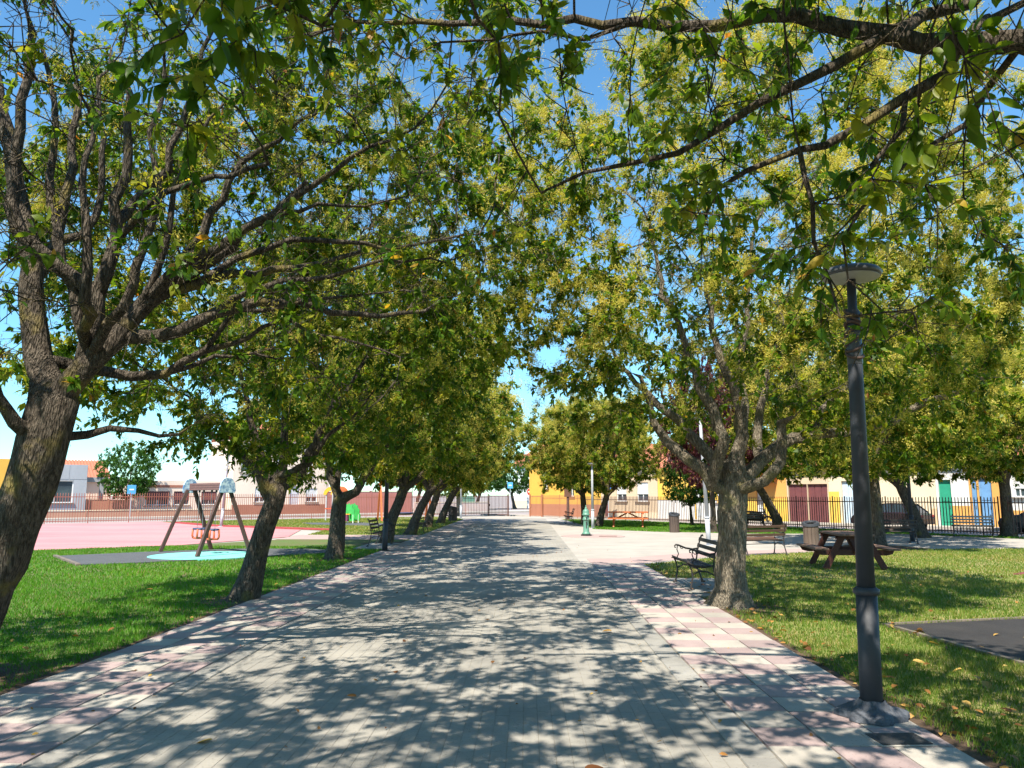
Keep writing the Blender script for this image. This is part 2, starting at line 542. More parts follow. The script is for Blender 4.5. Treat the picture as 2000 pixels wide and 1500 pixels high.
# --- brick paved carriage path
PX0, PX1 = -2.78, 1.30
path = structure('path', MB().sheet([(PX0, -12), (PX1, -12), (PX1, 34.2), (PX0, 34.2)], 0.004), M_JOINT)
structure('path', MB().sheet([(PX0, 34.2), (PX1, 34.2), (PX1, 54), (PX0, 54)], 0.009), M_PAVER)
nb_c = 40
pw = (PX1 - PX0) / nb_c


def paver_v(x0, x1, y0, y1, h, e=0.006):
    vs = [(x0, y0, 0.0), (x1, y0, 0.0), (x1, y1, 0.0), (x0, y1, 0.0),
          (x0 + e, y0 + e, h), (x1 - e, y0 + e, h), (x1 - e, y1 - e, h), (x0 + e, y1 - e, h)]
    fs = [(4, 5, 6, 7), (0, 1, 5, 4), (1, 2, 6, 5), (2, 3, 7, 6), (3, 0, 4, 7)]
    return vs, fs


pav_me = MB().add(*paver_v(-pw / 2 + .001, pw / 2 - .001, -.0997, .0997, 0.0025, .0012)).mesh('paver', M_PAVER)
far_pav, n_pav = MB(), 0
rows = []
for r_ in range(-12, 270):
    for c_ in range(nb_c):
        y0 = r_ * 0.2 + (0.1 if c_ % 2 else 0.0)
        xc = PX0 + (c_ + .5) * pw
        if y0 < 2.0 or y0 > 34:
            continue
        rows.append((y0, xc))
cands = sorted(rows, key=lambda q: abs(q[0] - 4.3) if q[0] > 4.25 else 99)
single = set(cands[:300])
for (y0, xc) in rows:
    dz = rnd.uniform(-.0008, .0008)
    if (y0, xc) in single:
        share('paver', pav_me, path, (xc, y0 + .1, 0.004 + dz))
    elif y0 < 54:
        j = .0004
        vs, fs = paver_v(xc - pw / 2 + j, xc + pw / 2 - j, y0 + j, y0 + .2 - j, 0.0065 + dz, .0012)
        far_pav.add(vs, fs)
tag(far_pav.build('pavers', M_PAVER, path), kind='stuff')


# --- tiled side pavements and gutters
def tile_band(x0, x1, y0, y1, flip, name):
    base = structure(name, MB().sheet([(x0, y0), (x1, y0), (x1, y1), (x0, y1)], 0.002), M_JOINT)
    w = (x1 - x0) / 3
    ln = 0.4
    me = [MB().add(*paver_v(-w / 2 + .003, w / 2 - .003, -ln / 2 + .003, ln / 2 - .003, .017, .004)).mesh('tile', k) for k in (M_PINK_TILE, M_CREAM_TILE)]
    rest = [MB(), MB()]
    n = 0
    k = 0
    y = y0
    while y < y1 - .2:
        for c in range(3):
            m = (k + c + flip) % 2
            p = (x0 + (c + .5) * w + rnd.uniform(-.002, .002), y + ln / 2, 0.003 + rnd.uniform(-.002, .003))
            if y > 3.0 and n < 144:
                share('tile', me[m], base, p, (rnd.uniform(-.004, .004), rnd.uniform(-.004, .004), rnd.uniform(-.006, .006)))
                n += 1
            else:
                vs, fs = paver_v(p[0] - w / 2 + .003, p[0] + w / 2 - .003, y + .003, y + ln - .003, .02 + rnd.uniform(-.002, .002), .004)
                rest[m].add(vs, fs)
        y += ln
        k += 1
    for m, mt in ((0, M_PINK_TILE), (1, M_CREAM_TILE)):
        tag(rest[m].build('tiles', mt, base), kind='stuff')
    return base


tile_band(1.53, 2.72, -2.0, 18.4, 0, 'pavement')
tile_band(-4.2, -3.0, -2.0, 52.4, 1, 'pavement')
for (a, b, yend) in ((1.30, 1.53, 18.4), (-3.0, -2.78, 52.4)):
    g = structure('gutter', MB().sheet([(a, -2), (b, -2), (b, yend), (a, yend)], 0.003), M_JOINT)
    me = MB().add(*paver_v(a - (a + b) / 2 + .004, b - (a + b) / 2 - .004, -.246, .246, .012, .006)).mesh('gutter_block', M_GUTTER)
    y = -2.0
    while y < yend - .3:
        share('gutter_block', me, g, ((a + b) / 2, y + .25, .003 + rnd.uniform(-.002, .002)), (0, rnd.uniform(-.01, .01), 0))
        y += .5
# crossing plaza on the right, beyond the first bench
structure('plaza', MB().sheet([(1.30, 18.4), (2.72, 18.4), (5.2, 20.7), (8.0, 22.3), (11.0, 23.4), (17.5, 24.4), (40, 21.5), (40, 24), (24.6, 19.9),
                               (18.9, 28.2), (15.5, 32.9), (9.4, 32.9), (5.6, 34.6), (3.2, 37.2), (2.9, 45), (2.3, 53), (1.3, 54), (1.3, 30)], 0.0), M_CONC)
bandp = structure('pavement', MB().slab([(1.53, 18.75), (2.75, 18.75), (5.0, 20.85), (8.0, 22.45), (11.0, 23.55), (10.6, 24.6), (7.6, 23.55), (4.4, 21.9), (2.3, 19.95), (1.53, 19.95)], 0.0, 0.006), M_PINK_PATH)
structure('forecourt', MB().sheet([(-9, 53.0), (2.2, 53.6), (1.2, 58.3), (-4.85, 61.5), (-7, 59.5)], 0.006), M_CONC)
structure('side_path', MB().sheet([(-4.22, 28.4), (-4.22, 31.6), (-9.2, 31.6), (-9.2, 28.4)], 0.004), M_PINK_PATH)

# --- playground surfaces
structure('pink_court', MB().sheet([(-9.2, 30.0), (-11.2, 25), (-14.4, 22.6), (-24, 16), (-50, 14), (-50, 20), (-26.9, 42.5), (-22.2, 46.9), (-16.5, 40.3), (-10.5, 36.2)], 0.006), M_COURT)
structure('court_edge', MB().slab([(-9.0, 35.5), (-16.4, 40.1), (-20.5, 44.8), (-20.2, 45.0), (-16.1, 40.5), (-8.8, 35.9)], 0.0, 0.07), M_COURT_EDGE)
MAT1 = [(-12.3, 20.3), (-10.2, 17.8), (-9.1, 18.4), (-7.3, 19.8), (-5.7, 21.4), (-5.2, 22.3), (-6.5, 23.1), (-8.5, 23.1), (-10.5, 21.9)]
structure('rubber_mat', MB().slab(MAT1, 0.0, 0.03), M_RUBBER)
ke = MB()
ke.bar((-12.35, 20.33, .015), (-10.22, 17.74, .015), .09, .08)
structure('mat_kerb', ke, M_KERB)
circ = [(-8.45 + 1.42 * math.cos(a), 20.55 + 1.42 * math.sin(a)) for a in np.linspace(0, 2 * math.pi, 48, endpoint=False)]
structure('turquoise_circle', MB().slab(circ, 0.0, 0.034), M_TURQ)
MAT2 = [(4.45, 9.85), (4.75, 7.6), (8.5, 5.2), (11.5, 9.6), (7.2, 10.6)]
structure('rubber_mat', MB().slab(MAT2, 0.0, 0.02), M_BLACK_RUBBER)
kb = structure('mat_kerb', MB().bar((4.42, 9.9, .0), (4.72, 7.6, .0), .06, .07).bar((4.72, 7.56, .0), (8.4, 5.15, .0), .06, .07).bar((4.5, 9.95, .0), (7.2, 10.66, .0), .05, .06), M_KERB)
MAT3 = [(9.9, 16.2), (14, 14.2), (16, 16.6), (11.6, 17.6)]
structure('rubber_mat', MB().slab(MAT3, 0.0, 0.02), M_MAROON)
MAT4 = [(-11.8, 42.5), (-8, 40.5), (-6.6, 42.5), (-9.5, 45.2), (-13, 45)]
structure('rubber_mat', MB().slab(MAT4, 0.0, 0.02), M_RUBBER)
SLAB1 = [(2.70, 12.45), (3.55, 12.45), (3.55, 15.1), (2.70, 15.1)]
structure('bench_slab', MB().slab(SLAB1, -0.05, 0.035), M_GUTTER)
SLAB2 = [(-5.15, 23.2), (-4.18, 23.2), (-4.18, 25.9), (-5.15, 25.9)]
structure('bench_slab', MB().slab(SLAB2, -0.05, 0.035), M_GUTTER)
# bare earth strips beside the paving and round the trunks
e = MB()
for (x, s) in ((-4.2, -1), (2.72, 1)):
    prev = None
    pts_o = []
    for y in np.arange(-2, 28 if s < 0 else 18, .35):
        pts_o.append((x + s * (0.08 + 0.13 * rnd.random() + .12 * abs(math.sin(y * .7))), y))
    poly = [(x, -2)] + pts_o + [(x, pts_o[-1][1])]
    e.sheet(poly if s < 0 else poly[::-1], 0.004)
EARTH_SPOTS = [(-4.33, 12.1, .75), (-4.79, 19.6, .7), (2.94, 11.53, .8), (-4.95, 6.9, .8), (10.8, 24.2, 1.5), (-4.67, 25.9, .8)]
for (cx, cy, rr) in EARTH_SPOTS:
    e.sheet([(cx + rr * (0.75 + .4 * rnd.random()) * math.cos(a), cy + rr * (0.75 + .4 * rnd.random()) * math.sin(a)) for a in np.linspace(0, 2 * math.pi, 22, endpoint=False)], 0.008)
structure('bare_earth', e, M_EARTH)


# --- grass blades
def grass(poly, holes, dens, name, m, seed, ymax):
    g = np.random.default_rng(seed)
    xs = [p[0] for p in poly]
    P = []
    for (ya, yb, d, hw) in dens:
        # only as wide as the place can be seen from the path
        xa, xb = max(min(xs), -0.72 * yb - 1.5), min(max(xs), 0.70 * yb + 1.5)
        n = int((xb - xa) * (yb - ya) * d)
        px, py = g.uniform(xa, xb, n), g.uniform(ya, yb, n)
        k = inside(px, py, poly)
        for h in holes:
            if len(h) == 3 and not hasattr(h[0], '__len__'):
                k &= ((px - h[0]) ** 2 + (py - h[1]) ** 2) > (h[2] * g.uniform(.5, 1.05, n)) ** 2
            else:
                k &= ~inside(px, py, h)
        px, py = px[k], py[k]
        P.append(np.stack([px, py, np.full(len(px), hw)], 1))
    P = np.concatenate(P)
    # bald and lush patches
    f = (np.sin(P[:, 0] * 1.7 + 2 * np.sin(P[:, 1] * .9)) + np.sin(P[:, 1] * 1.3 + 1.5 * np.sin(P[:, 0] * 1.1)) + np.sin(P[:, 0] * 4.1 + P[:, 1] * 3.7)) / 3
    n = len(P)
    hgt = g.uniform(.030, .062, n) * (1 + .35 * f)
    a = g.uniform(0, 2 * np.pi, n)
    lean = g.uniform(.1, .75, n)
    b = g.uniform(0, 2 * np.pi, n)
    w = P[:, 2]
    base = np.stack([P[:, 0], P[:, 1], np.zeros(n)], 1)
    sd = np.stack([np.cos(a), np.sin(a), np.zeros(n)], 1) * w[:, None]
    tip = base + np.stack([np.cos(b) * hgt * lean, np.sin(b) * hgt * lean, hgt], 1)
    V = np.stack([base - sd, base + sd, tip], 1).reshape(-1, 3)
    tint = np.clip(.45 + .22 * f + g.normal(0, .2, n) - .16 * (P[:, 1] < 13), 0, 1)
    tint = np.where(g.random(n) < .03, 1.0, tint)
    me = np_mesh(name, V, np.arange(3 * n), np.full(n, 3), m, np.repeat(tint, 3))
    o = bpy.data.objects.new(name, me)
    put(o)
    return tag(o, kind='stuff')


HOLES_L = [MAT1, SLAB2] + [(x, y, r * .8) for x, y, r in EARTH_SPOTS]
HOLES_R = [MAT2, MAT3, SLAB1] + [(x, y, r * .8) for x, y, r in EARTH_SPOTS]
grass([(-60, 0), (-4.33, 0)] + LEFT_LAWN[2:], HOLES_L, [(4, 9, 2700, .0036), (9, 15, 1200, .006), (15, 24.5, 520, .010)], 'grass', M_GRASS, 1, 25)
grass([(2.85, 0)] + RIGHT_LAWN[1:], HOLES_R, [(3, 9, 2700, .0036), (9, 15, 1200, .006), (15, 24, 420, .010)], 'grass', M_GRASS_DRY, 2, 24)
grass(RIGHT_FAR_LAWN, [], [(27, 50, 220, .016)], 'grass', M_GRASS, 3, 50)
grass(LEFT_FAR_LAWN, [MAT4], [(31, 58, 150, .018)], 'grass', M_GRASS_DRY, 4, 58)

# ================================================================== TREES
TUBE_SIDES = ((0.011, 3), (0.03, 5), (0.08, 7), (9, 14))


def grow(seed, trunk, limbs, crown, n_attr, step=.24, infl=1.9, kill=.42, keep=None):
    """trunk/limbs: polylines of (x, y, z, r); crown: list of (cx, cy, cz, rx, ry, rz) lobes -> node arrays"""
    g = np.random.default_rng(seed)
    pos, par, rad, lvl = [], [], [], []

    def add_line(pl, first_parent):
        p = first_parent
        for i in range(len(pl) - 1):
            a, b = np.array(pl[i]), np.array(pl[i + 1])
            n = max(1, int(round(np.linalg.norm(b[:3] - a[:3]) / step)))
            for k in range(0 if (i == 0 and p < 0) else 1, n + 1):
                q = a + (b - a) * k / n
                if i > 0 or k > 0 or p < 0:
                    j = (0.020 if q[3] < .1 else .008) if p >= 0 else 0
                    pos.append(q[:3] + g.normal(0, j, 3))
                    rad.append(q[3])
                    par.append(p)
                    p = len(pos) - 1
        return p
    add_line(trunk, -1)
    for L in limbs:
        P = np.array(pos)
        s = np.array(L[0][:3])
        i = int(np.argmin(((P - s) ** 2).sum(1)))
        L = [tuple(P[i]) + (L[0][3],)] + list(L[1:])
        add_line(L, i)
    # attractors in the shell of the lobes
    A = []
    vol = np.array([c[3] * c[4] * c[5] for c in crown])
    for c, v in zip(crown, vol / vol.sum()):
        m = int(n_attr * v)
        d = g.normal(size=(m, 3))
        d /= np.linalg.norm(d, axis=1)[:, None]
        lump = 1 + .10 * np.sin(d[:, 0] * 5 + seed) * np.sin(d[:, 1] * 6 + 2 * seed) + .08 * np.sin(d[:, 2] * 9 + d[:, 0] * 7)
        rr = (g.random(m) ** .42) * lump
        A.append(np.array(c[:3]) + d * rr[:, None] * np.array(c[3:6]))
    A = np.concatenate(A)
    if keep is not None:
        A = A[keep(A)]
    P = np.array(pos)
    d2 = ((A[:, None, :] - P[None]) ** 2).sum(2)
    near, nd = d2.argmin(1), d2.min(1)
    alive = np.ones(len(A), bool)
    for it in range(70):
        alive &= nd > kill * kill
        act = alive & (nd < (infl if it > 12 else 9) ** 2)
        if act.sum() == 0:
            break
        idx = near[act]
        P = np.array(pos)
        dv = A[act] - P[idx]
        dv /= np.linalg.norm(dv, axis=1)[:, None] + 1e-9
        acc = np.zeros((len(P), 3))
        np.add.at(acc, idx, dv)
        u = np.unique(idx)
        dirs = acc[u]
        # keep some of the parent's heading, wander a little
        pr = np.array(par)[u]
        head = np.where(pr[:, None] >= 0, P[u] - P[np.maximum(pr, 0)], np.array([0, 0, 1.]))
        head /= np.linalg.norm(head, axis=1)[:, None] + 1e-9
        dirs = dirs / (np.linalg.norm(dirs, axis=1)[:, None] + 1e-9) + .45 * head + g.normal(0, .28, dirs.shape)
        dirs /= np.linalg.norm(dirs, axis=1)[:, None] + 1e-9
        new = P[u] + dirs * step * g.uniform(.75, 1.15, (len(u), 1))
        s = len(pos)
        for q, p in zip(new, u):
            pos.append(q)
            par.append(int(p))
            rad.append(0.0)
        d2 = ((A[:, None, :] - new[None]) ** 2).sum(2)
        j, dm = d2.argmin(1), d2.min(1)
        b = dm < nd
        nd = np.where(b, dm, nd)
        near = np.where(b, s + j, near)
        if len(pos) > 9000:
            break
    return np.array(pos), np.array(par), np.array(rad)


def radii(par, rad, tip=.0042, ex=2.35):
    n = len(par)
    acc = np.zeros(n)
    r = np.zeros(n)
    for i in range(n - 1, -1, -1):
        r[i] = max(tip, acc[i] ** (1 / ex)) if acc[i] > 0 else tip
        r[i] = max(r[i], rad[i])
        if par[i] >= 0:
            acc[par[i]] += max(tip, acc[i] ** (1 / ex) if acc[i] > 0 else tip) ** ex
    r = np.where(rad > 0, np.maximum(rad, np.minimum(r, rad * 1.25)), r)
    for i in range(n):
        if par[i] >= 0:
            r[i] = min(r[i], r[par[i]])
    return r


def chains(pos, par, r):
    n = len(par)
    kids = [[] for _ in range(n)]
    for i in range(n):
        if par[i] >= 0:
            kids[par[i]].append(i)
    out = []
    stack = [(0, None)]
    while stack:
        s, p0 = stack.pop()
        c = [] if p0 is None else [p0]
        i = s
        while True:
            c.append(i)
            if not kids[i]:
                break
            k = sorted(kids[i], key=lambda q: -r[q])
            for q in k[1:]:
                stack.append((q, i))
            i = k[0]
        out.append((c, p0 is not None))
    return out, kids


def tubes_np(lines, sides):
    """lines: list of (pts (m,3), rad (m)) -> verts, loops, sizes"""
    V, Lp, S = [], [], []
    o = 0
    for pts, rr in lines:
        n = sides(rr.max())
        m = len(pts)
        d = np.gradient(pts, axis=0)
        d /= np.linalg.norm(d, axis=1)[:, None] + 1e-9
        ref = np.array([.31, .92, .23]) if abs(d[0][1]) < .8 else np.array([.95, .1, .28])
        nrm = ref - d[0] * (ref @ d[0])
        nrm /= np.linalg.norm(nrm)
        ang = np.arange(n) * 2 * np.pi / n
        ca, sa = np.cos(ang)[:, None], np.sin(ang)[:, None]
        ring = np.empty((m, n, 3))
        for i in range(m):
            nrm = nrm - d[i] * (nrm @ d[i])
            nrm /= np.linalg.norm(nrm) + 1e-9
            b = np.cross(d[i], nrm)
            k = rr[i]
            if n >= 12:
                q = pts[i]
                flare = .16 * math.exp(-max(q[2], 0) / .16)
                k = rr[i] * (1 + flare * np.sin(5 * ang + q[0] * 3) + .6 * flare * np.sin(3 * ang + q[1] * 2) + .075 * np.sin(3 * ang + q[2] * 1.7 + q[0]) + .05 * np.sin(5 * ang - q[2] * 2.3) + .03 * np.sin(9 * ang + q[2] * 6))[:, None]
            ring[i] = pts[i] + (nrm * ca + b * sa) * k
        V.append(ring.reshape(-1, 3))
        a = (np.arange(m - 1)[:, None] * n + np.arange(n)[None])
        b2 = (np.arange(m - 1)[:, None] * n + (np.arange(n)[None] + 1) % n)
        Q = np.stack([a, b2, b2 + n, a + n], -1).reshape(-1, 4) + o
        Lp.append(Q.ravel())
        S.append(np.full(len(Q), 4))
        cap = np.arange((m - 1) * n, m * n) + o
        Lp.append(cap)
        S.append(np.array([n]))
        o += m * n
    return np.concatenate(V), np.concatenate(Lp), np.concatenate(S)


def nsides(r):
    for lim, n in TUBE_SIDES:
        if r < lim:
            return n


LEAF_T = {  # (t along, w across, h up) outlines and faces
    'mid': (np.array([(0, 0, 0), (.30, -.46, .06), (.30, .46, .06), (.64, -.40, .03), (.64, .40, .03), (1, 0, -.12)]),
            [(0, 2, 1), (1, 2, 4, 3), (3, 4, 5)]),
    'far': (np.array([(0, 0, 0), (.45, -.5, .12), (.45, .5, .12), (1, 0, -.1)]), [(0, 2, 3, 1)]),
}


def leaves_np(p, d, ln, wd, g, shape, tint):
    n = len(p)
    up = np.array([0, 0, 1.]) + g.normal(0, .55, (n, 3))
    sd = np.cross(d, up)
    sd /= np.linalg.norm(sd, axis=1)[:, None] + 1e-9
    nm = np.cross(sd, d)
    T, F = LEAF_T[shape]
    k = len(T)
    V = (p[:, None, :] + d[:, None, :] * (T[None, :, 0:1] * ln[:, None, None]) + sd[:, None, :] * (T[None, :, 1:2] * wd[:, None, None])
         + nm[:, None, :] * (T[None, :, 2:3] * ln[:, None, None]))
    per = np.concatenate([np.array(f) for f in F])
    loops = (np.arange(n)[:, None] * k + per[None]).ravel()
    sizes = np.tile([len(f) for f in F], n)
    return V.reshape(-1, 3), loops, sizes, np.repeat(tint, k)


def build_tree(root, seed, trunk, limbs, crown, n_attr=900, leaf_where=None, leaf=(.105, .044), per_twig=8, twigs=2.2, shape='mid',
               leaf_m=None, bark=None, spray=0.5, spray_size=1.0, keep=None, bare=.55, near_leaves=False, kill=.42, droop=.55):
    g = np.random.default_rng(seed + 100)
    pos, par, rad = grow(seed, trunk, limbs, crown, n_attr, keep=keep, kill=kill)
    r = radii(par, rad)
    ch, kids = chains(pos, par, r)
    big, small = [], []
    for c, side in ch:
        pts, rr = pos[c], r[c].copy()
        if side:
            rr[0] = rr[1] * 1.08
        if len(c) < 2:
            continue
        (big if rr.max() > .035 else small).append((pts, rr))
    V, L, S = tubes_np(big, nsides)
    put(bpy.data.objects.new('trunk', np_mesh('trunk', V, L, S, bark or M_BARK, smooth=True)), root)
    # twigs on every thin node
    C0 = np.array(crown)
    thin = np.where(r < .02)[0]
    has_kid = np.array([len(k) for k in kids])
    cnt = g.poisson(twigs, len(thin)) + (has_kid[thin] == 0) * 1
    o = np.repeat(thin, cnt)
    hd = pos[o] - pos[np.maximum(par[o], 0)]
    hd /= np.linalg.norm(hd, axis=1)[:, None] + 1e-9
    td = hd * .7 + g.normal(0, .75, (len(o), 3)) + np.array([0, 0, -.12])
    td /= np.linalg.norm(td, axis=1)[:, None] + 1e-9
    tl = g.uniform(.14, .42, len(o))
    # how far out in the crown a twig sits: 0 in the middle, 1 at the rim
    q = ((pos[o][:, None, :] - C0[None, :, :3]) / C0[None, :, 3:6])
    outn = np.sqrt((q ** 2).sum(2)).min(1)
    leafy = g.random(len(o)) < np.clip((outn - bare) / .22, .06, 1)
    if leaf_where is not None:
        leafy &= g.random(len(o)) < leaf_where(pos[o])
    p0 = pos[o]
    mid = p0 + td * tl[:, None] * .5 + g.normal(0, .02, (len(o), 3))
    end = p0 + td * tl[:, None] + np.array([0, 0, -1.]) * (tl[:, None] * .18) + g.normal(0, .02, (len(o), 3))
    keepm = np.ones(len(o), bool)
    if keep is not None:
        keepm = keep(end)
    for i in np.where(keepm)[0]:
        if shape == 'far' and leaf[0] > .14:
            small.append((np.stack([p0[i], end[i]]), np.array([.0055, .003])))
        else:
            small.append((np.stack([p0[i], mid[i], end[i]]), np.array([.0042, .0034, .0022])))
    V, L, S = tubes_np(small, lambda q: 3 if q < .014 else 5)
    tag(put(bpy.data.objects.new('branches', np_mesh('branches', V, L, S, bark or M_BARK)), root), kind='stuff')
    # leaves in pairs along the leafy twigs
    ii = np.where(leafy & keepm)[0]
    k = g.integers(max(2, per_twig - 3), per_twig + 4, len(ii))
    t_i = np.repeat(ii, k)
    s = g.uniform(.15, 1.05, len(t_i))
    lp = np.where(s[:, None] < .5, p0[t_i] + (mid[t_i] - p0[t_i]) * (s[:, None] * 2), mid[t_i] + (end[t_i] - mid[t_i]) * ((s[:, None] - .5) * 2))
    ld = td[t_i] * .45 + g.normal(0, .62, (len(t_i), 3)) + np.array([0, 0, -droop])
    ld /= np.linalg.norm(ld, axis=1)[:, None] + 1e-9
    ln = leaf[0] * g.uniform(.65, 1.2, len(t_i))
    wd = leaf[1] * g.uniform(.75, 1.2, len(t_i))
    twig_t = g.normal(.50, .22, len(o))
    tint = np.clip(twig_t[t_i] + g.normal(0, .12, len(t_i)), 0, .95)
    yl = g.random(len(t_i))
    tint = np.where(yl < .012, g.uniform(.965, 1, len(t_i)), tint)
    if near_leaves:
        dist = np.linalg.norm(lp - np.array([0, 0, EYE]), axis=1)
        f = np.array([-math.sin(YAW) * math.cos(PITCH), math.cos(YAW) * math.cos(PITCH), math.sin(PITCH)])
        w = lp - np.array([0, 0, EYE])
        dep = w @ f
        hor = np.abs(w[:, 0] * math.cos(YAW) + w[:, 1] * math.sin(YAW))
        seen = (dep > .5) & (hor < dep * .72) & (lp[:, 2] < EYE + dep * .72)
        near = np.where(seen)[0]
        near = near[np.argsort(dist[near])][:300]
        mesh_k = [single_leaf(k) for k in (.05, .15, .27, .39, .5, .6, .7, .8, .9, .972)]
        up = np.array([0, 0, 1.]) + g.normal(0, .5, (len(t_i), 3))
        for i in near:
            d_ = Vector(ld[i])
            sd_ = d_.cross(Vector(up[i])).normalized()
            nm_ = sd_.cross(d_)
            m_ = Matrix((sd_, d_, nm_)).transposed().to_4x4()
            lf = share('leaf', mesh_k[9 if tint[i] > .96 else min(8, int(tint[i] * 9))], root)
            lf.matrix_local = Matrix.Translation(Vector(lp[i]) - root.location) @ m_ @ Matrix.Diagonal((wd[i] * 1.05, ln[i] * 1.05, ln[i], 1))
        kk = np.ones(len(t_i), bool)
        kk[near] = False
        lp, ld, ln, wd, tint = lp[kk], ld[kk], ln[kk], wd[kk], tint[kk]
    V, L, S, T = leaves_np(lp, ld, ln, wd, g, shape, tint)
    tag(put(bpy.data.objects.new('crown', np_mesh('crown', V, L, S, leaf_m or M_LEAF, T)), root), kind='stuff')
    # spent flower sprays at the twig ends
    if spray:
        ii = np.repeat(ii, g.poisson(spray * np.clip((outn[ii] - .45) / .35, .12, 1.6) * np.clip(.45 + (pos[o][ii][:, 2] - 2.2) / 2.6, .45, 1.5)))
        kf = 30 if spray_size < 2 else 16
        m = len(ii) * kf
        ax = np.repeat(td[ii] * .55 + np.array([0, 0, .45]) + g.normal(0, .15, (len(ii), 3)), kf, 0)
        al = g.random((m, 1))
        big_ = spray_size ** .5
        st = np.repeat(end[ii], kf, 0) + ax * (al * .17 * big_) + g.normal(0, 1, (m, 3)) * (.010 + .038 * np.sin(np.pi * np.clip(al + .15, 0, 1))) * big_
        dd = ax + g.normal(0, .6, (m, 3))
        dd /= np.linalg.norm(dd, axis=1)[:, None]
        sl = g.uniform(.018, .05, m) * big_
        sw = np.cross(dd, g.normal(size=(m, 3)))
        sw /= np.linalg.norm(sw, axis=1)[:, None] + 1e-9
        wv = .0036 * spray_size
        V = np.stack([st, st + dd * sl[:, None] + sw * wv, st + dd * sl[:, None] - sw * wv], 1).reshape(-1, 3)
        T = np.repeat(np.repeat(np.clip(g.normal(.45, .25, len(ii)), 0, 1), kf), 3)
        tag(put(bpy.data.objects.new('flower_sprays', np_mesh('flower_sprays', V, np.arange(3 * m), np.full(m, 3), M_SPRAY, T)), root), kind='stuff')
    # bring the parts into the frame of the thing's base
    for c in root.children:
        if c.name.split('.')[0] != 'leaf':
            c.data.transform(Matrix.Translation(-root.location))
    return root


def single_leaf(t):
    ts = [0, .12, .3, .5, .7, .87, 1]
    ws = [0, .30, .48, .5, .38, .19, 0]
    vs, fs = [(0, 0, 0)], []
    for a, w in zip(ts[1:-1], ws[1:-1]):
        z = -.16 * a * a
        vs += [(-w, a, z + .05), (0, a, z), (w, a, z + .05)]
    vs.append((0, 1, -.18))
    fs += [(0, 2, 1), (0, 3, 2)]
    for i in range(4):
        b = 1 + 3 * i
        fs += [(b, b + 1, b + 4, b + 3), (b + 1, b + 2, b + 5, b + 4)]
    b = 13
    fs += [(b, b + 1, 16), (b + 1, b + 2, 16)]
    me = MB().add(vs, fs).mesh('leaf', M_LEAF, True)
    a = me.attributes.new('tint', 'FLOAT', 'POINT')
    a.data.foreach_set('value', [float(t)] * len(vs))
    return me


def S(pts, y, r0, r1):
    """limb from sighted points: (u, v) or (u, v, y)"""
    n = len(pts)
    out = []
    for i, p in enumerate(pts):
        yy = p[2] if len(p) > 2 else y
        out.append(spot(p[0], p[1], yy) + (r0 + (r1 - r0) * i / (n - 1),))
    return out


TREE_ROW_L = 'privet trees in a row along the lawn side of the path'
TREE_ROW_R = 'privet trees on the bench side of the path'


def off_camera(A):
    d = A - np.array([0, 0.3, EYE])
    f = np.linalg.norm(d, axis=1)
    return (f > 2.1) & (A[:, 2] > 2.15)


def clear_of_lamp(A):
    # kept pruned back from the head of the near lamp
    p, q = np.array([1.1, 2.6, 2.35]), np.array([2.5, 5.87, 3.3])
    d = q - p
    t_ = np.clip(((A - p) @ d) / (d @ d), 0, 1.1)
    return off_camera(A) & (np.linalg.norm(A - (p + t_[:, None] * d), axis=1) > .10 + .13 * t_)


def path_side(A):
    return off_camera(A) & ((A[:, 1] < 1.0) | (A[:, 0] > -.50 * A[:, 1] - .2) | (A[:, 2] > 1.6 + .8 * A[:, 1]))


def sparse_low(P):
    # old shaded wood under the crown carries few leaves
    return np.where(P[:, 2] < 2.0 + .62 * P[:, 1], .32, 1.0)


def bare_wood(P):
    # long limbs over the path are bare below the top of the crown
    return np.where((P[:, 0] > -4.6) & (P[:, 2] < 5.2) & (P[:, 1] < 9.0), .25, 1.0)


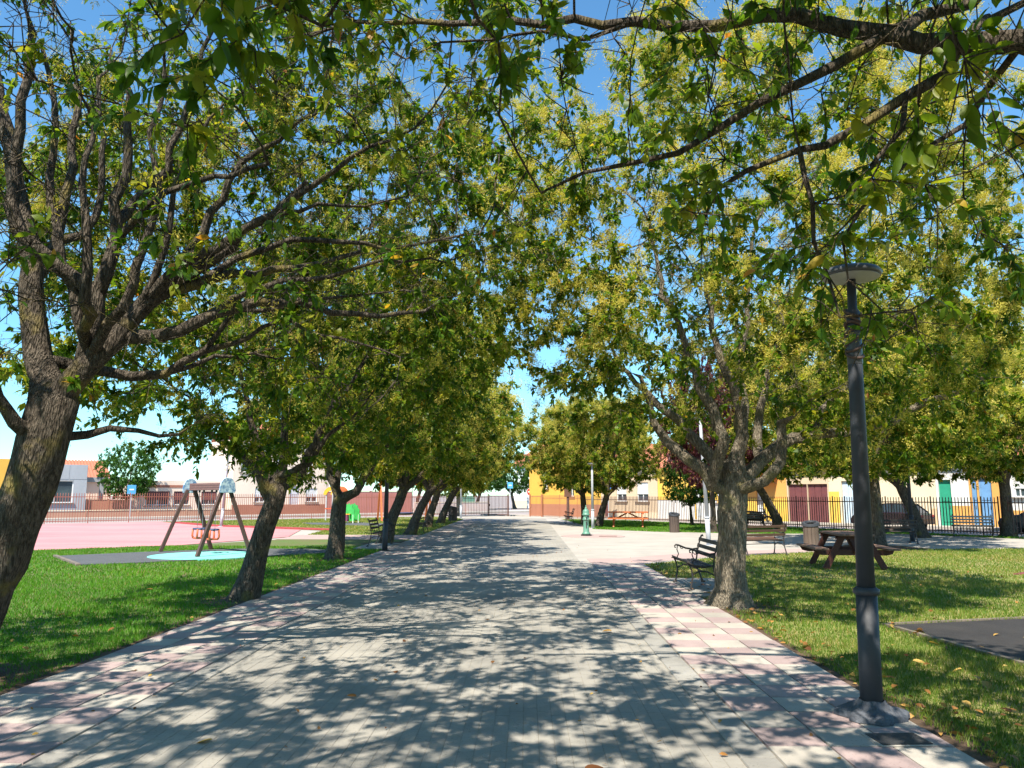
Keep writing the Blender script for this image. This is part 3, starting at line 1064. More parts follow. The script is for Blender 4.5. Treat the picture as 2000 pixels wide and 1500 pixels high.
# near left tree with the leaning forked trunk
t = thing('privet_tree', 'big leaning privet with a thick low-forking trunk, cut by the edge of the picture', 'tree', (-4.95, 6.9, 0), 0, TREE_ROW_L)
build_tree(t, 21,
           [(-5.06, 6.9, -.1, .36), (-5.02, 6.9, .12, .29), (-4.90, 6.95, .6, .235), (-4.70, 7.0, 1.2, .215), (-4.54, 7.0, 1.7, .215), (-4.45, 7.0, 2.1, .225), (-4.38, 7.0, 2.45, .20)],
           [S([(78, 800), (75, 700), (66, 600), (58, 500), (40, 390), (12, 250), (-20, 120)], 7.1, .14, .05),
            S([(110, 800), (160, 725), (230, 655), (290, 590), (340, 552), (400, 515), (450, 480, 6.9), (520, 425, 6.7), (600, 360, 6.5)], 7.0, .125, .02),
            S([(300, 580), (380, 555), (450, 535), (540, 522), (620, 515, 7.3), (700, 495, 7.5)], 7.05, .06, .02),
            S([(230, 655), (300, 655), (360, 645), (420, 610), (500, 588), (580, 590, 7.5), (650, 612, 7.7), (740, 616, 7.9), (830, 610, 8.0)], 7.0, .075, .02),
            S([(165, 715), (185, 620), (205, 540), (225, 470), (232, 390), (250, 290), (262, 190)], 6.9, .085, .035),
            S([(190, 700), (260, 735), (330, 728), (400, 690), (455, 678), (520, 640)], 7.5, .06, .02),
            S([(120, 865), (175, 848), (220, 838), (270, 845), (350, 852)], 7.2, .05, .015),
            S([(60, 850), (20, 820), (0, 780), (-40, 700)], 6.7, .08, .03),
            S([(220, 480), (290, 400), (330, 380), (420, 352, 6.6), (520, 318, 6.3)], 6.8, .04, .02),
            S([(66, 600), (105, 480), (140, 330), (150, 180)], 7.5, .07, .03),
            S([(285, 592), (345, 525), (395, 455), (428, 385), (470, 322), (540, 268), (610, 225, 6.4)], 6.8, .060, .014),
            S([(335, 555), (420, 482), (500, 436), (565, 392, 6.5), (650, 335, 6.3), (725, 285, 6.1), (810, 250, 6.0)], 6.7, .050, .010),
            S([(380, 552), (470, 505), (560, 472), (660, 470), (760, 482, 7.5), (860, 468, 7.6), (940, 450, 7.7)], 7.2, .040, .009),
            S([(420, 610), (480, 566), (560, 552), (640, 545), (710, 520), (790, 503), (880, 520)], 6.8, .035, .008),
            S([(500, 590), (560, 622), (625, 655), (700, 672), (780, 690)], 7.4, .026, .007),
            S([(225, 470), (262, 400), (322, 330), (352, 250), (380, 150), (420, 60)], 7.2, .055, .018),
            S([(62, 560), (30, 460), (22, 350), (45, 200), (60, 60)], 6.6, .075, .03),
            S([(205, 540), (190, 430), (202, 300), (190, 150)], 7.6, .05, .02),
            S([(330, 728), (420, 702), (500, 690), (590, 700)], 7.8, .03, .008),
            S([(120, 700), (170, 590), (175, 480), (160, 360), (185, 220)], 6.4, .06, .02),
            S([(250, 640), (300, 545), (330, 450), (345, 360), (390, 270), (440, 200)], 6.9, .045, .012),
            S([(150, 740), (235, 600), (290, 480), (305, 380), (300, 260), (320, 120)], 6.6, .055, .015),
            S([(350, 545), (440, 470), (530, 420), (620, 400), (710, 402), (800, 380)], 6.9, .035, .008),
            S([(370, 640), (460, 600), (550, 605), (640, 585), (730, 570), (830, 560)], 7.4, .03, .007),
            S([(100, 640), (120, 520), (95, 400), (110, 250), (90, 100)], 6.8, .06, .02),
            S([(0, 780), (-60, 640), (-90, 500), (-120, 300)], 6.5, .07, .03)],
           [(-3.7, 7.0, 5.6, 4.2, 3.9, 3.3), (-1.9, 7.6, 4.6, 2.2, 2.4, 1.6), (-4.6, 6.6, 3.6, 3.2, 3.0, 1.3), (-1.5, 7.5, 6.4, 1.6, 2.5, 1.7)], 2450, per_twig=14, twigs=3.1, keep=off_camera, bare=.58, leaf=(.105, .046), spray=.9, leaf_where=bare_wood)

# second tree on the left
t = thing('privet_tree', 'privet with a bent dark trunk just beside the toddler swing', 'tree', (-4.33, 12.1, 0), 0, TREE_ROW_L)
build_tree(t, 22,
           [(-4.38, 12.1, -.1, .29), (-4.35, 12.1, .06, .22), (-4.22, 12.1, .5, .165)] + S([(500, 1080), (522, 1020), (535, 985), (543, 955)], 12.1, .155, .15),
           [S([(530, 975), (505, 930), (478, 895), (445, 872), (410, 850), (380, 800)], 12.0, .10, .03),
            S([(540, 960), (515, 905), (500, 850), (480, 790), (470, 720)], 12.4, .09, .03),
            S([(545, 950), (552, 890), (556, 820), (560, 740)], 12.0, .09, .03),
            S([(550, 960), (585, 925), (600, 885), (622, 845), (655, 790), (690, 740)], 12.2, .09, .03),
            S([(560, 950), (600, 910), (640, 850), (690, 810)], 11.2, .06, .02)],
           [(-3.9, 12.0, 5.3, 4.1, 3.8, 3.3), (-4.2, 12.0, 3.3, 3.3, 3.1, 1.1), (-1.1, 12.6, 5.9, 1.8, 2.4, 2.0)], 2200, per_twig=15, twigs=3.2, leaf=(.112, .056), shape='far', bare=.52, spray=1.0, spray_size=1.3)

# third tree on the left
t = thing('privet_tree', 'straight-trunked privet splitting in a Y between the bent tree and dark lamp post', 'tree', (-4.79, 19.59, 0), 0, TREE_ROW_L)
build_tree(t, 23,
           [(-4.80, 19.6, -.1, .29), (-4.79, 19.6, .1, .23), (-4.78, 19.6, .5, .20)] + S([(659, 1040), (661, 1000), (664, 975)], 19.6, .195, .185),
           [S([(655, 980), (645, 930), (636, 890), (625, 850)], 19.6, .12, .04),
            S([(672, 985), (695, 960), (722, 915), (755, 868), (790, 830)], 19.4, .13, .04),
            S([(660, 960), (665, 910), (660, 860)], 19.8, .09, .04)],
           [(-4.4, 19.6, 5.3, 4.0, 3.9, 3.4), (-4.6, 19.6, 3.3, 3.2, 3.2, 1.0)], 1500, per_twig=14, twigs=3.0, leaf=(.145, .072), shape='far', spray=1.0, spray_size=2.0, bare=.4)

# main tree on the right, beside the bench
t = thing('privet_tree', 'stout privet with spreading limbs and a sawn stub beside the near dark bench', 'tree', (2.94, 11.53, 0), 0, TREE_ROW_R)
build_tree(t, 24,
           [(2.96, 11.53, -.1, .44), (2.97, 11.53, .05, .32), (2.98, 11.53, .25, .235), (3.0, 11.53, .8, .205), (3.02, 11.53, 1.3, .205), (3.04, 11.53, 1.65, .215), (3.05, 11.53, 1.95, .21)],
           [S([(1418, 975), (1395, 947), (1346, 898), (1300, 866), (1280, 828), (1266, 786), (1250, 730)], 11.4, .11, .03),
            S([(1420, 930), (1395, 894), (1360, 863), (1325, 821), (1290, 793), (1262, 765), (1227, 726), (1195, 690)], 11.8, .10, .025),
            S([(1428, 915), (1412, 859), (1391, 800), (1367, 758), (1349, 723), (1339, 674), (1325, 632), (1297, 576), (1280, 500)], 11.0, .095, .025),
            S([(1442, 920), (1451, 852), (1447, 800), (1430, 747), (1409, 702), (1390, 640), (1380, 540)], 11.5, .11, .03),
            S([(1448, 850), (1455, 770), (1450, 690), (1460, 600), (1470, 480)], 11.9, .075, .03),
            S([(1452, 970), (1493, 936), (1526, 900), (1531, 870), (1530, 824)], 11.2, .085, .07),
            S([(1460, 955), (1486, 900), (1517, 872), (1550, 858), (1605, 846), (1650, 845), (1745, 821), (1800, 788), (1850, 772), (1920, 740)], 12.0, .115, .035),
            S([(1462, 920), (1478, 860), (1490, 800), (1500, 720), (1530, 640)], 12.4, .09, .03),
            S([(1560, 858), (1610, 800), (1660, 740), (1720, 690)], 12.2, .055, .02)],
           [(3.4, 11.6, 5.7, 3.9, 4.1, 3.2), (3.2, 11.6, 3.5, 3.3, 3.4, 1.15), (5.4, 12.3, 4.9, 2.8, 2.8, 2.5), (1.0, 11.8, 5.7, 1.7, 2.4, 2.1)], 2650, per_twig=14, twigs=3.2, leaf=(.110, .055), shape='far', bare=.5, spray=2.4, spray_size=1.25, bark=M_SUNLIT_BARK)
sc = MB().lathe([(.0, .0), (.085, .0), (.09, .012), (.07, .02), (.03, .022)], 14)
o = sc.build('pruning_scar', M_PALE_BARK, t, True)
o.location = Vector(spot(1432, 911, 11.25)) - t.location
o.rotation_euler = (R(90), 0, 0)

# overhanging trees either side of the camera
t = thing('privet_tree', 'privet whose long dark branches reach over the path across the sky', 'tree', (4.7, 3.0, 0), 0, TREE_ROW_R)
build_tree(t, 25,
           [(4.75, 3.0, -.1, .36), (4.72, 3.0, .1, .28), (4.66, 3.0, .8, .24), (4.58, 3.05, 1.6, .24), (4.5, 3.1, 2.2, .25)],
           [[(4.4, 3.15, 2.4, .16), (3.9, 3.5, 3.2, .11), (3.3, 3.9, 3.8, .085)] + S([(2000, 88, 4.2), (1870, 85, 4.35), (1720, 76, 4.55), (1640, 45, 4.7), (1560, 26, 4.8), (1490, 15, 4.9), (1400, 44, 4.95), (1300, 52, 5.0), (1180, 42, 5.0), (1060, 44, 5.0), (940, 42, 5.0), (820, 46, 5.0), (700, 44, 5.0), (600, 60, 5.0)], 4.5, .066, .010),
            S([(1720, 76, 4.5), (1640, 115), (1565, 165), (1490, 200), (1400, 250), (1330, 290), (1240, 310), (1140, 330), (1060, 372)], 4.6, .040, .008),
            S([(1870, 88, 4.3), (1845, 150), (1780, 195), (1690, 242), (1600, 288), (1560, 302), (1465, 335), (1400, 378), (1370, 430)], 4.4, .042, .008),
            S([(1760, 205, 4.4), (1752, 240), (1712, 320), (1690, 385), (1642, 465), (1660, 540)], 4.3, .020, .006),
            S([(1570, 296, 4.4), (1588, 390), (1597, 480), (1612, 540), (1628, 620)], 4.25, .018, .006),
            S([(1950, 90, 4.2), (1925, 175), (1880, 240), (1800, 300), (1722, 368), (1650, 440)], 4.4, .026, .006),
            S([(1240, 46, 5.0), (1140, 75), (1060, 62), (960, 88), (870, 105), (800, 120)], 5.1, .018, .006),
            S([(1720, 72, 4.5), (1800, 35), (1880, 5), (1990, -60)], 4.9, .05, .03),
            S([(1850, 80, 4.4), (1940, 30), (2010, -10)], 5.0, .035, .025),
            [(4.5, 3.1, 2.3, .15), (5.0, 3.6, 3.6, .10), (5.3, 4.2, 5.2, .06)],
            [(4.5, 3.1, 2.3, .15), (4.2, 2.3, 3.6, .10), (3.6, 1.4, 5.2, .06)],
            [(4.5, 3.1, 2.3, .12), (4.6, 4.3, 3.4, .08), (4.9, 5.6, 4.2, .04)]],
           [(4.2, 2.5, 5.4, 3.9, 2.6, 2.6), (2.6, 4.0, 4.0, 2.2, 1.5, 1.4), (0.7, 4.4, 4.9, 2.2, 1.2, .7), (0.7, 2.0, 5.5, 2.9, 2.1, 1.1), (-.6, 1.3, 5.7, 2.0, 1.7, .9)], 2450, per_twig=14, twigs=2.9, keep=clear_of_lamp, bare=.3, near_leaves=True, spray=.4, spray_size=.55, leaf_where=sparse_low)  # high lobes above the view are added to shade the foreground
t = thing('privet_tree', 'privet whose large drooping leaves hang down over the near lawn edge', 'tree', (-4.7, .4, 0), 0, TREE_ROW_L)
build_tree(t, 26,
           [(-4.75, .4, -.1, .36), (-4.7, .4, .1, .28), (-4.6, .45, .8, .24), (-4.45, .5, 1.6, .24), (-4.35, .55, 2.2, .24)],
           [[(-4.3, .6, 2.3, .15), (-3.4, 1.2, 3.3, .08), (-2.4, 2.2, 3.9, .05), (-1.7, 3.0, 4.05, .02), (-1.0, 3.5, 3.9, .01)],
            [(-4.3, .6, 2.3, .13), (-4.0, 1.6, 3.4, .08), (-3.2, 2.8, 4.2, .05), (-2.3, 3.8, 4.4, .02)],
            [(-4.3, .6, 2.3, .13), (-4.8, .2, 4.0, .09), (-5.0, -.2, 5.6, .05)],
            [(-4.3, .6, 2.3, .12), (-3.4, -.2, 3.8, .08), (-2.4, -.8, 5.0, .05)]],
           [(-4.0, .2, 5.6, 3.6, 3.3, 2.4), (-1.8, 2.3, 4.0, 1.4, 1.5, 1.1), (-1.9, 2.0, 5.3, 2.4, 2.2, 1.0)], 1900, per_twig=14, twigs=2.9, keep=path_side, bare=.4, near_leaves=True, spray=.8, spray_size=.55)  # last lobe, out of view overhead, added for shade on the near path

# far trees: three grown forms, copied along the rows
protos = []
for k, (sd_, lean) in enumerate(((31, .55), (32, .8), (33, .1))):
    t = thing('privet_tree', '', 'tree', (0, 0, 0), 0, TREE_ROW_L)
    build_tree(t, sd_, [(-.03, 0, -.1, .31), (0, 0, .08, .24), (lean * .3, 0, .7, .18), (lean * .75, .05, 1.4, .17), (lean, .05, 1.8, .18)],
               [[(lean, 0, 1.7, .13), (lean + .9, .3, 2.5, .09), (lean + 1.7, .5, 3.6, .05)],
                [(lean, 0, 1.7, .12), (lean - .5, -.4, 2.7, .09), (lean - 1.1, -.9, 4.0, .05)],
                [(lean, 0, 1.8, .12), (lean + .2, .7, 2.8, .09), (lean + .1, 1.4, 4.2, .05)],
                [(lean, 0, 1.8, .12), (lean + .1, -.3, 3.0, .09), (lean + .4, -.5, 4.6, .05)]],
               [(lean * .6, 0, 4.9, 3.9, 3.9, 3.0), (lean * .6, 0, 3.1, 3.2, 3.2, .95)], 1150, leaf=(.17, .09), per_twig=14, twigs=2.6, shape='far', spray=1.7, spray_size=3.2, kill=.45, bare=.35)
    protos.append(t)
row = [  # proto, x, y, rotation, scale, side, label
    (0, -4.67, 25.94, 0.1, 1.0, 'L', 'privet with a mottled leaning trunk directly behind the dark lamp post and bench'),
    (1, -4.75, 31.97, -.2, 1.0, 'L', 'leaning privet beside the second lawn-side bench, where the side path joins'),
    (0, -4.96, 39.04, .35, 1.0, 'L', 'leaning privet tree on the lawn side between the second and third benches'),
    (1, -4.94, 44.7, .25, 1.03, 'L', 'strongly leaning privet tree next to the dark litter bin near the gate'),
    (2, 10.78, 24.22, 1.0, 1.12, 'R', 'thick pale-barked privet tree by the bench seen past the near lamp post'),
    (0, 15.03, 30.04, 2.4, 1.1, 'R', 'privet with a short knobbly trunk between the parked car and green door'),
    (2, 18.79, 30.83, .4, 1.15, 'R', 'smooth grey-trunked privet tree beside the pale bench by the railings'),
    (1, 11.81, 36.49, 2.9, 1.05, 'R', 'privet tree leaning away in front of the maroon garage door'),
    (2, 3.23, 43.3, 3.0, .92, 'R', 'privet tree with a dark upright trunk just behind the green drinking fountain'),
    (0, 3.75, 40.5, .2, .90, 'R', 'privet tree behind the slim silver lamp post beside the orange picnic table'),
]
used = set()
for k, x, y, rz, s, side, lab in row:
    if k in used:
        copy_thing(protos[k], (x, y, 0), rz, lab, TREE_ROW_L if side == 'L' else TREE_ROW_R, (s, s, s))
    else:
        used.add(k)
        p = protos[k]
        p.location, p.rotation_euler, p.scale = (x, y, 0), (0, 0, rz), (s, s, s)
        p['label'] = lab
        p['group'] = TREE_ROW_L if side == 'L' else TREE_ROW_R


for (k, x, y, rz, s, lab) in ((0, -4.8, -6.0, .2, 1.05, 'unseen privet added on the lawn side to block skylight, next behind the overhanging one'),
                             (1, -4.8, -12.5, -.2, 1.05, 'unseen privet added to block skylight, last of the lawn-side row behind the viewpoint'),
                             (2, 4.6, -4.2, 1.2, 1.05, 'unseen privet added on the bench side to block skylight, next behind the overhanging one'),
                             (0, 4.7, -11.0, 3.0, 1.05, 'unseen privet added to block skylight, last of the bench-side row behind the viewpoint')):
    copy_thing(protos[k], (x, y, 0), rz, lab, TREE_ROW_L if x < 0 else TREE_ROW_R, (s, s, s))  # unseen trees added behind the viewpoint to cut skylight on the ground


def restyle(t, leaf=None, bark=None, drop_spray=True):
    for c in list(t.children):
        n = c.name.split('.')[0]
        if n == 'flower_sprays' and drop_spray:
            bpy.data.objects.remove(c)
        elif (n == 'crown' and leaf) or (n in ('trunk', 'branches') and bark):
            c.material_slots[0].link = 'OBJECT'
            c.material_slots[0].material = leaf if n == 'crown' else bark
    return t


x = copy_thing(protos[2], (-5.3, 60.0, 0), .6, 'pale-trunked privet tree at the lawn corner just before the gate railings', TREE_ROW_L, (.85, .85, .8))
restyle(x, None, M_PALE_BARK, False)
GB = 'street and garden trees beyond the railings'
x = copy_thing(protos[2], (8.12, 33.95, 0), 1.3, 'purple-leaved plum tree showing behind the limbs of the stout privet', 'plum and privet trees on the far lawn', (.60, .60, 1.02))
restyle(x, M_PLUM)
x['category'] = 'tree'
x.name = 'plum_tree'
x = copy_thing(protos[1], (9.0, 42.6, 0), 4.3, 'small dark green tree in front of the yellow house', GB, (.42, .42, .52))
restyle(x, M_BROAD)
x.name = 'street_tree'
x = copy_thing(protos[2], (-30.5, 58.5, 0), .5, 'bushy green garden tree between the grey building and the low pink house', GB, (.60, .60, .72))
restyle(x, M_BROAD)
x.name = 'garden_tree'
for (px, py, rz, s, lab) in ((-6, 92, .3, 1.0, 'green street tree beyond the gate, behind the green recycling bin'),
                             (-1.5, 96, 2.1, .95, 'dark green street tree straight beyond the closed gate leaf'),
                             (-12, 84, 1.1, 1.05, 'broad green street tree behind the far end of the red-brown wall')):
    x = copy_thing(protos[1 if s > 1 else 0], (px, py, 0), rz, lab, GB, (s, s, s))
    restyle(x, M_BROAD)
    x.name = 'street_tree'

#@@OBJECTS
# ================================================================== FURNITURE
# --- cast-iron and timber benches (length along local x, sitter faces -y)
def end_frame(x):
    f = MB()
    k = .017
    f.tube([(x, -.30, 0), (x, -.275, .05), (x, -.235, .20), (x, -.25, .33), (x, -.30, .42), (x, -.335, .445), (x, -.36, .425)], [.024, .02, k, k, k, k, .012], 7)
    f.tube([(x, .34, 0), (x, .31, .06), (x, .235, .22), (x, .20, .38), (x, .235, .56), (x, .30, .76), (x, .335, .83), (x, .365, .84), (x, .375, .815)], [.024, .02, k, k, k, k, .02, .018, .012], 7)
    f.tube([(x, -.30, .42), (x, -.15, .385), (x, .02, .375), (x, .20, .40)], k, 6)
    f.tube([(x, -.245, .25), (x, -.10, .31), (x, .08, .30), (x, .225, .24)], .012, 6)
    # arm with scrolls
    f.tube([(x, .245, .60), (x, .12, .585), (x, -.04, .605), (x, -.19, .655), (x, -.255, .665), (x, -.285, .645), (x, -.28, .615), (x, -.255, .615)], [k, k, k, k, k, .014, .012, .01], 7)
    f.tube([(x, -.215, .655), (x, -.235, .58), (x, -.20, .50), (x, -.24, .43)], .013, 6)
    f.tube([(x, -.17, .645), (x, -.145, .60), (x, -.105, .595), (x, -.10, .625)], .009, 5)
    f.tube([(x, .15, .585), (x, .125, .53), (x, .17, .49), (x, .215, .50)], .009, 5)
    f.box((x, -.30, .012), (.055, .09, .024))
    f.box((x, .34, .012), (.055, .09, .024))
    f.v = [(p[0], p[1] * .80, p[2]) for p in f.v]
    return f


def bench(label, loc, rz, slat_m, L=1.42, group='cast-iron park benches with timber slats'):
    t = thing('park_bench', label, 'bench', loc, rz, group)
    hl = L / 2 - .06
    for x in (-hl, hl):
        end_frame(x).build('end_frame', M_IRON, t, True)
    seat = [(-.315, .452, -.55), (-.255, .428, -.25), (-.165, .408, -.12), (-.07, .396, -.04), (.03, .394, .03), (.125, .404, .12)]
    for (y, z, a) in seat:
        MB().box((0, 0, 0), (L, .052, .022), None).build('slat', slat_m, t, bevel=.004)
        o = t.children[-1]
        o.location, o.rotation_euler = (0, y * .8, z), (a, 0, 0)
    for (y, z) in ((.222, .545), (.262, .655), (.30, .765)):
        o = MB().box((0, 0, 0), (L, .022, .066)).build('slat', slat_m, t, bevel=.004)
        o.location, o.rotation_euler = (0, y * .8, z), (-.25, 0, 0)
    o = MB().bar((-hl, .0, .30), (hl, .0, .30), .016, .016).build('tie_rod', M_IRON, t)
    return t


def copy_bench(src, label, loc, rz, m):
    b = copy_thing(src, loc, rz, label)
    for c in b.children:
        if c.name.startswith('slat'):
            c.material_slots[0].link = 'OBJECT'
            c.material_slots[0].material = m
    return b


b1 = bench('dark bench in the shade beside the stout privet trunk, side on to the path', (2.95, 13.8, .035), R(-90), M_SLAT)
copy_bench(b1, 'bench on the lawn side right behind the black lamp post', (-4.62, 24.65, .035), R(90), M_SLAT)
copy_bench(b1, 'lawn-side bench between two leaning trunks, before the side path', (-4.55, 33.6, 0), R(90), M_SLAT)
copy_bench(b1, 'lawn-side bench just in front of the dark litter bin', (-4.7, 46.6, 0), R(90), M_SLAT)
copy_bench(b1, 'rusty brown bench at the lawn corner facing away over the pale plaza', (6.3, 21.2, 0), R(24 + 180), M_SLAT_BROWN)
copy_bench(b1, 'dark bench turned away, right of the thick pale trunk', (12.25, 26.3, 0), R(182), M_SLAT)
copy_bench(b1, 'bench coloured pale as if sunlit, by the railings in front of the blue doors', (17.3, 30.6, 0), R(-28), M_SLAT_SUNLIT)
copy_bench(b1, 'brown bench behind the stout privet, next to the parked motorbike', (11.0, 38.6, 0), R(-40), M_SLAT_BROWN)
copy_bench(b1, 'small-looking bench in the shade left of the green drinking fountain', (2.45, 44.6, 0), R(-90), M_SLAT)


# --- picnic tables (planks along local x)
def picnic(label, loc, rz, wood, top, L=1.75, th=.042):
    t = thing('picnic_table', label, 'picnic table', loc, rz, 'timber picnic tables')
    for i in range(5):
        o = MB().box((0, 0, 0), (L, .138, th)).build('plank', top, t, bevel=.005)
        o.location = (rnd.uniform(-.006, .006), (i - 2) * .146, .745)
    for s in (-1, 1):
        for k in (0, 1):
            o = MB().box((0, 0, 0), (L, .135, th)).build('plank', top, t, bevel=.005)
            o.location = (0, s * (.66 + .144 * k), .445)
    for x in (-L / 2 + .28, L / 2 - .28):
        for s in (-1, 1):
            MB().bar((x, s * .24, .72), (x, s * .62, 0.0), .05 + (th - .042), .13, (0, 1, 0)).build('leg', wood, t, bevel=.004)
        MB().prism([(-.85, .42), (.85, .42), (.80, .33), (.68, .30), (-.68, .30), (-.80, .33)], .042,
                   Matrix(((0, 0, 1, x + .046), (1, 0, 0, 0), (0, 1, 0, 0), (0, 0, 0, 1)))).build('seat_bearer', wood, t, bevel=.004)
        MB().bar((x + .046, -.37, .69), (x + .046, .37, .69), .042, .09).build('top_bearer', wood, t, bevel=.004)
    for s in (-1, 1):
        MB().bar((s * .05, 0, .70), (s * (L / 2 - .27), 0, .36), .042, .075).build('brace', wood, t, bevel=.004)
    return t


picnic('dark red-brown picnic table with weathered top on the near lawn behind the lamp post', (7.2, 17.8, 0), R(84), M_TABLE_DARK, M_TABLE_TOP)
picnic('bright orange picnic table on the far lawn beyond the green drinking fountain', (5.15, 39.6, 0), R(-8), M_TABLE_ORANGE, M_TABLE_ORANGE, 2.0, .065)


# --- litter bins of upright timber staves with a slanting hood
def bin_(label, loc, rz, m, w=.40, h=.74):
    t = thing('litter_bin', label, 'litter bin', loc, rz, 'timber litter bins')
    n = 14
    for k in range(n):
        a = 2 * math.pi * k / n
        hh = h + .05 * math.cos(a)
        o = MB().box((0, 0, hh / 2), (.022, 2 * math.pi * (w / 2) / n * .93, hh)).build('stave', m, t)
        o.location = (w / 2 * math.cos(a), w / 2 * math.sin(a), 0)
        o.rotation_euler = (0, 0, a)
    MB().lathe([(w / 2 - .03, .05), (w / 2 - .03, h - .06)], 14).build('liner', M_IRON, t)
    hd = MB()
    ring = []
    for r_, dz in ((w / 2 + .035, -.02), (w / 2 + .03, .055), (w / 2 - .05, .06), (w / 2 - .06, 0)):
        for k in range(20):
            a = 2 * math.pi * k / 20
            ring.append((r_ * math.cos(a), r_ * math.sin(a), h + .05 * math.cos(a) + dz))
    fs = [(i * 20 + k, i * 20 + (k + 1) % 20, (i + 1) * 20 + (k + 1) % 20, (i + 1) * 20 + k) for i in range(3) for k in range(20)]
    hd.add(ring, fs).build('hood_ring', M_METAL_DARK, t)
    return t


bin_('weathered grey-brown litter bin left of the near picnic table', (8.3, 22.95, 0), R(60), M_BIN, .41, .76)
bin_('brown litter bin on the edge of the far lawn, right of the orange picnic table', (6.42, 34.0, 0), R(100), M_BIN_DARK, .40, .76)
bin_('dark litter bin on the lawn side near the gate', (-4.60, 48.6, 0), R(200), M_BIN_DARK, .52, .84)

# --- green cast-iron drinking fountain on its round pink paving
FX, FY = 2.36, 30.9
structure('fountain_paving', MB().slab([(FX + .25 + 1.25 * math.cos(a), FY - .15 + 1.25 * math.sin(a)) for a in np.linspace(0, 6.283, 40, endpoint=False)], 0.0, .012), M_PINK_PATH)
t = thing('drinking_fountain', 'green cast-iron drinking fountain standing alone on a round patch of pink paving', 'drinking fountain', (FX, FY, .012))
MB().lathe([(.21, 0), (.21, .055), (.17, .06)], 8).build('plinth', M_IRON, t)
MB().lathe([(.165, .06), (.165, .10), (.135, .13), (.118, .16), (.112, .56), (.118, .60), (.14, .615), (.14, .65), (.118, .67), (.112, .78)], 20).build('column', M_GREEN_IRON, t, True)
MB().lathe([(.112, .78), (.150, .80), (.155, .84), (.125, .86), (.13, .93), (.115, .99), (.07, 1.03), (.045, 1.05), (.055, 1.075), (.035, 1.10), (.02, 1.13), (.026, 1.15), (.004, 1.20)], 20).build('cap', M_GREEN_IRON, t, True)
MB().tube([(0, -.10, .66), (0, -.19, .66), (0, -.215, .635), (0, -.215, .60)], [.022, .02, .02, .018], 8).build('spout', M_IRON, t, True)
MB().box((0, -.118, .42), (.035, .012, .24)).build('nameplate', M_IRON, t)
MB().lathe([(.02, 0), (.02, .05), (.045, .055), (.045, .075)], 10, (0, -.13, .70)).build('push_button', M_GREEN_IRON, t)
o = tag(MB().slab([(FX + .45, FY - .55), (FX + 1.15, FY - .50), (FX + 1.18, FY - .30), (FX + .48, FY - .34)], .013, .024).build('drain_grate', M_BROWN_SIGN), 'brown drain grate in the paving right of the green fountain', 'drain')


# --- lamp posts with a flat disc head
def lamp(label, loc, m, H=3.35, lean=(0, 0), wrap=False, base=False, head=True):
    t = thing('street_lamp', label, 'street lamp', loc, 0, 'flat-headed park lamp posts')
    t.rotation_euler = (lean[0], lean[1], 0)
    MB().lathe([(.078, 0), (.074, .86)], 18).build('lower_pole', m, t, True)
    MB().lathe([(.078, .855), (.092, .865), (.092, .895), (.070, .91)], 18).build('collar', m, t, True)
    MB().lathe([(.064, .90), (.050, H - .28), (.034, H - .26), (.034, H - .02)], 18).build('upper_pole', m, t, True)
    if wrap:
        w = MB()
        for k in range(7):
            z = H - .62 + k * .055
            w.tube([(.060 * math.cos(a), .060 * math.sin(a), z + .035 * math.sin(a + k)) for a in np.linspace(0, 6.283, 13)], .012, 5)
        w.build('tape_wrap', M_TAPE, t, True)
        sh = MB().lathe([(.052, H - .70), (.056, H - .69), (.055, H - .42), (.04, H - .40)], 14).build('torn_label', M_LAMP_TOP, t, True)
    if head:
        MB().lathe([(.05, H - .02), (.215, H - .005), (.228, H + .018), (.205, H + .05), (.10, H + .068), (.02, H + .072)], 28).build('lamp_head', M_LAMP_TOP, t, True)
        MB().lathe([(.02, H - .025), (.205, H - .012), (.205, H - .008)], 28).build('diffuser', M_LAMP_WHITE, t)
    if base:
        bb = MB()
        prof = []
        n = 22
        vs, fs = [], []
        for i, (rr, zz) in enumerate(((.215, 0), (.21, .03), (.15, .055), (.10, .075), (.078, .12))):
            for k in range(n):
                a = 2 * math.pi * k / n
                q = rr * (1 + .12 * math.sin(3 * a + 1) + .09 * math.sin(7 * a)) if i < 4 else rr
                vs.append((q * math.cos(a) * 1.15, q * math.sin(a), zz * (1 + (.25 if i < 4 else .04) * math.sin(5 * a + i))))
        for i in range(4):
            for k in range(n):
                fs.append((i * n + k, i * n + (k + 1) % n, (i + 1) * n + (k + 1) % n, (i + 1) * n + k))
        bb.add(vs, fs).build('mortar_footing', M_MORTAR, t, True)
    else:
        MB().box((0, 0, .01), (.26, .26, .02)).build('base_plate', m, t)
    return t


lamp('tall dark grey lamp post nearest the camera, its head half hidden by hanging leaves', (2.49, 5.87, .02), M_METAL_DARK, 3.27, (0, R(.9)), True, True)
lamp('dark lamp post on the lawn edge, its top lost among the leaves', (-4.06, 22.4, .02), M_METAL_DARK, 4.2, (0, R(.5)))
lamp('slim silver lamp post with a flat head behind the green drinking fountain', (3.23, 38.0, 0), M_METAL_SILVER, 3.1)
lamp('silver lamp post rising behind the dark bench and the limbs of the stout privet', (5.88, 25.35, 0), M_METAL_SILVER, 4.3, (0, R(-2.0)))
lamp('black lamp post in front of the knobbly trunk and parked car', (13.4, 27.4, 0), M_METAL_DARK, 4.2)
lamp('pale silver lamp post by the far gate railings', (-4.55, 54.0, 0), M_METAL_SILVER, 3.4)
lamp('light silver lamp post behind the pink court and the toddler swing', (-15.6, 39.6, 0), M_METAL_SILVER, 4.3, (0, R(3)), head=False)
t = thing('access_cover', 'dark rectangular access cover set in the tiles at the foot of the near lamp post', 'manhole cover', (2.42, 5.33, .0225), R(4))
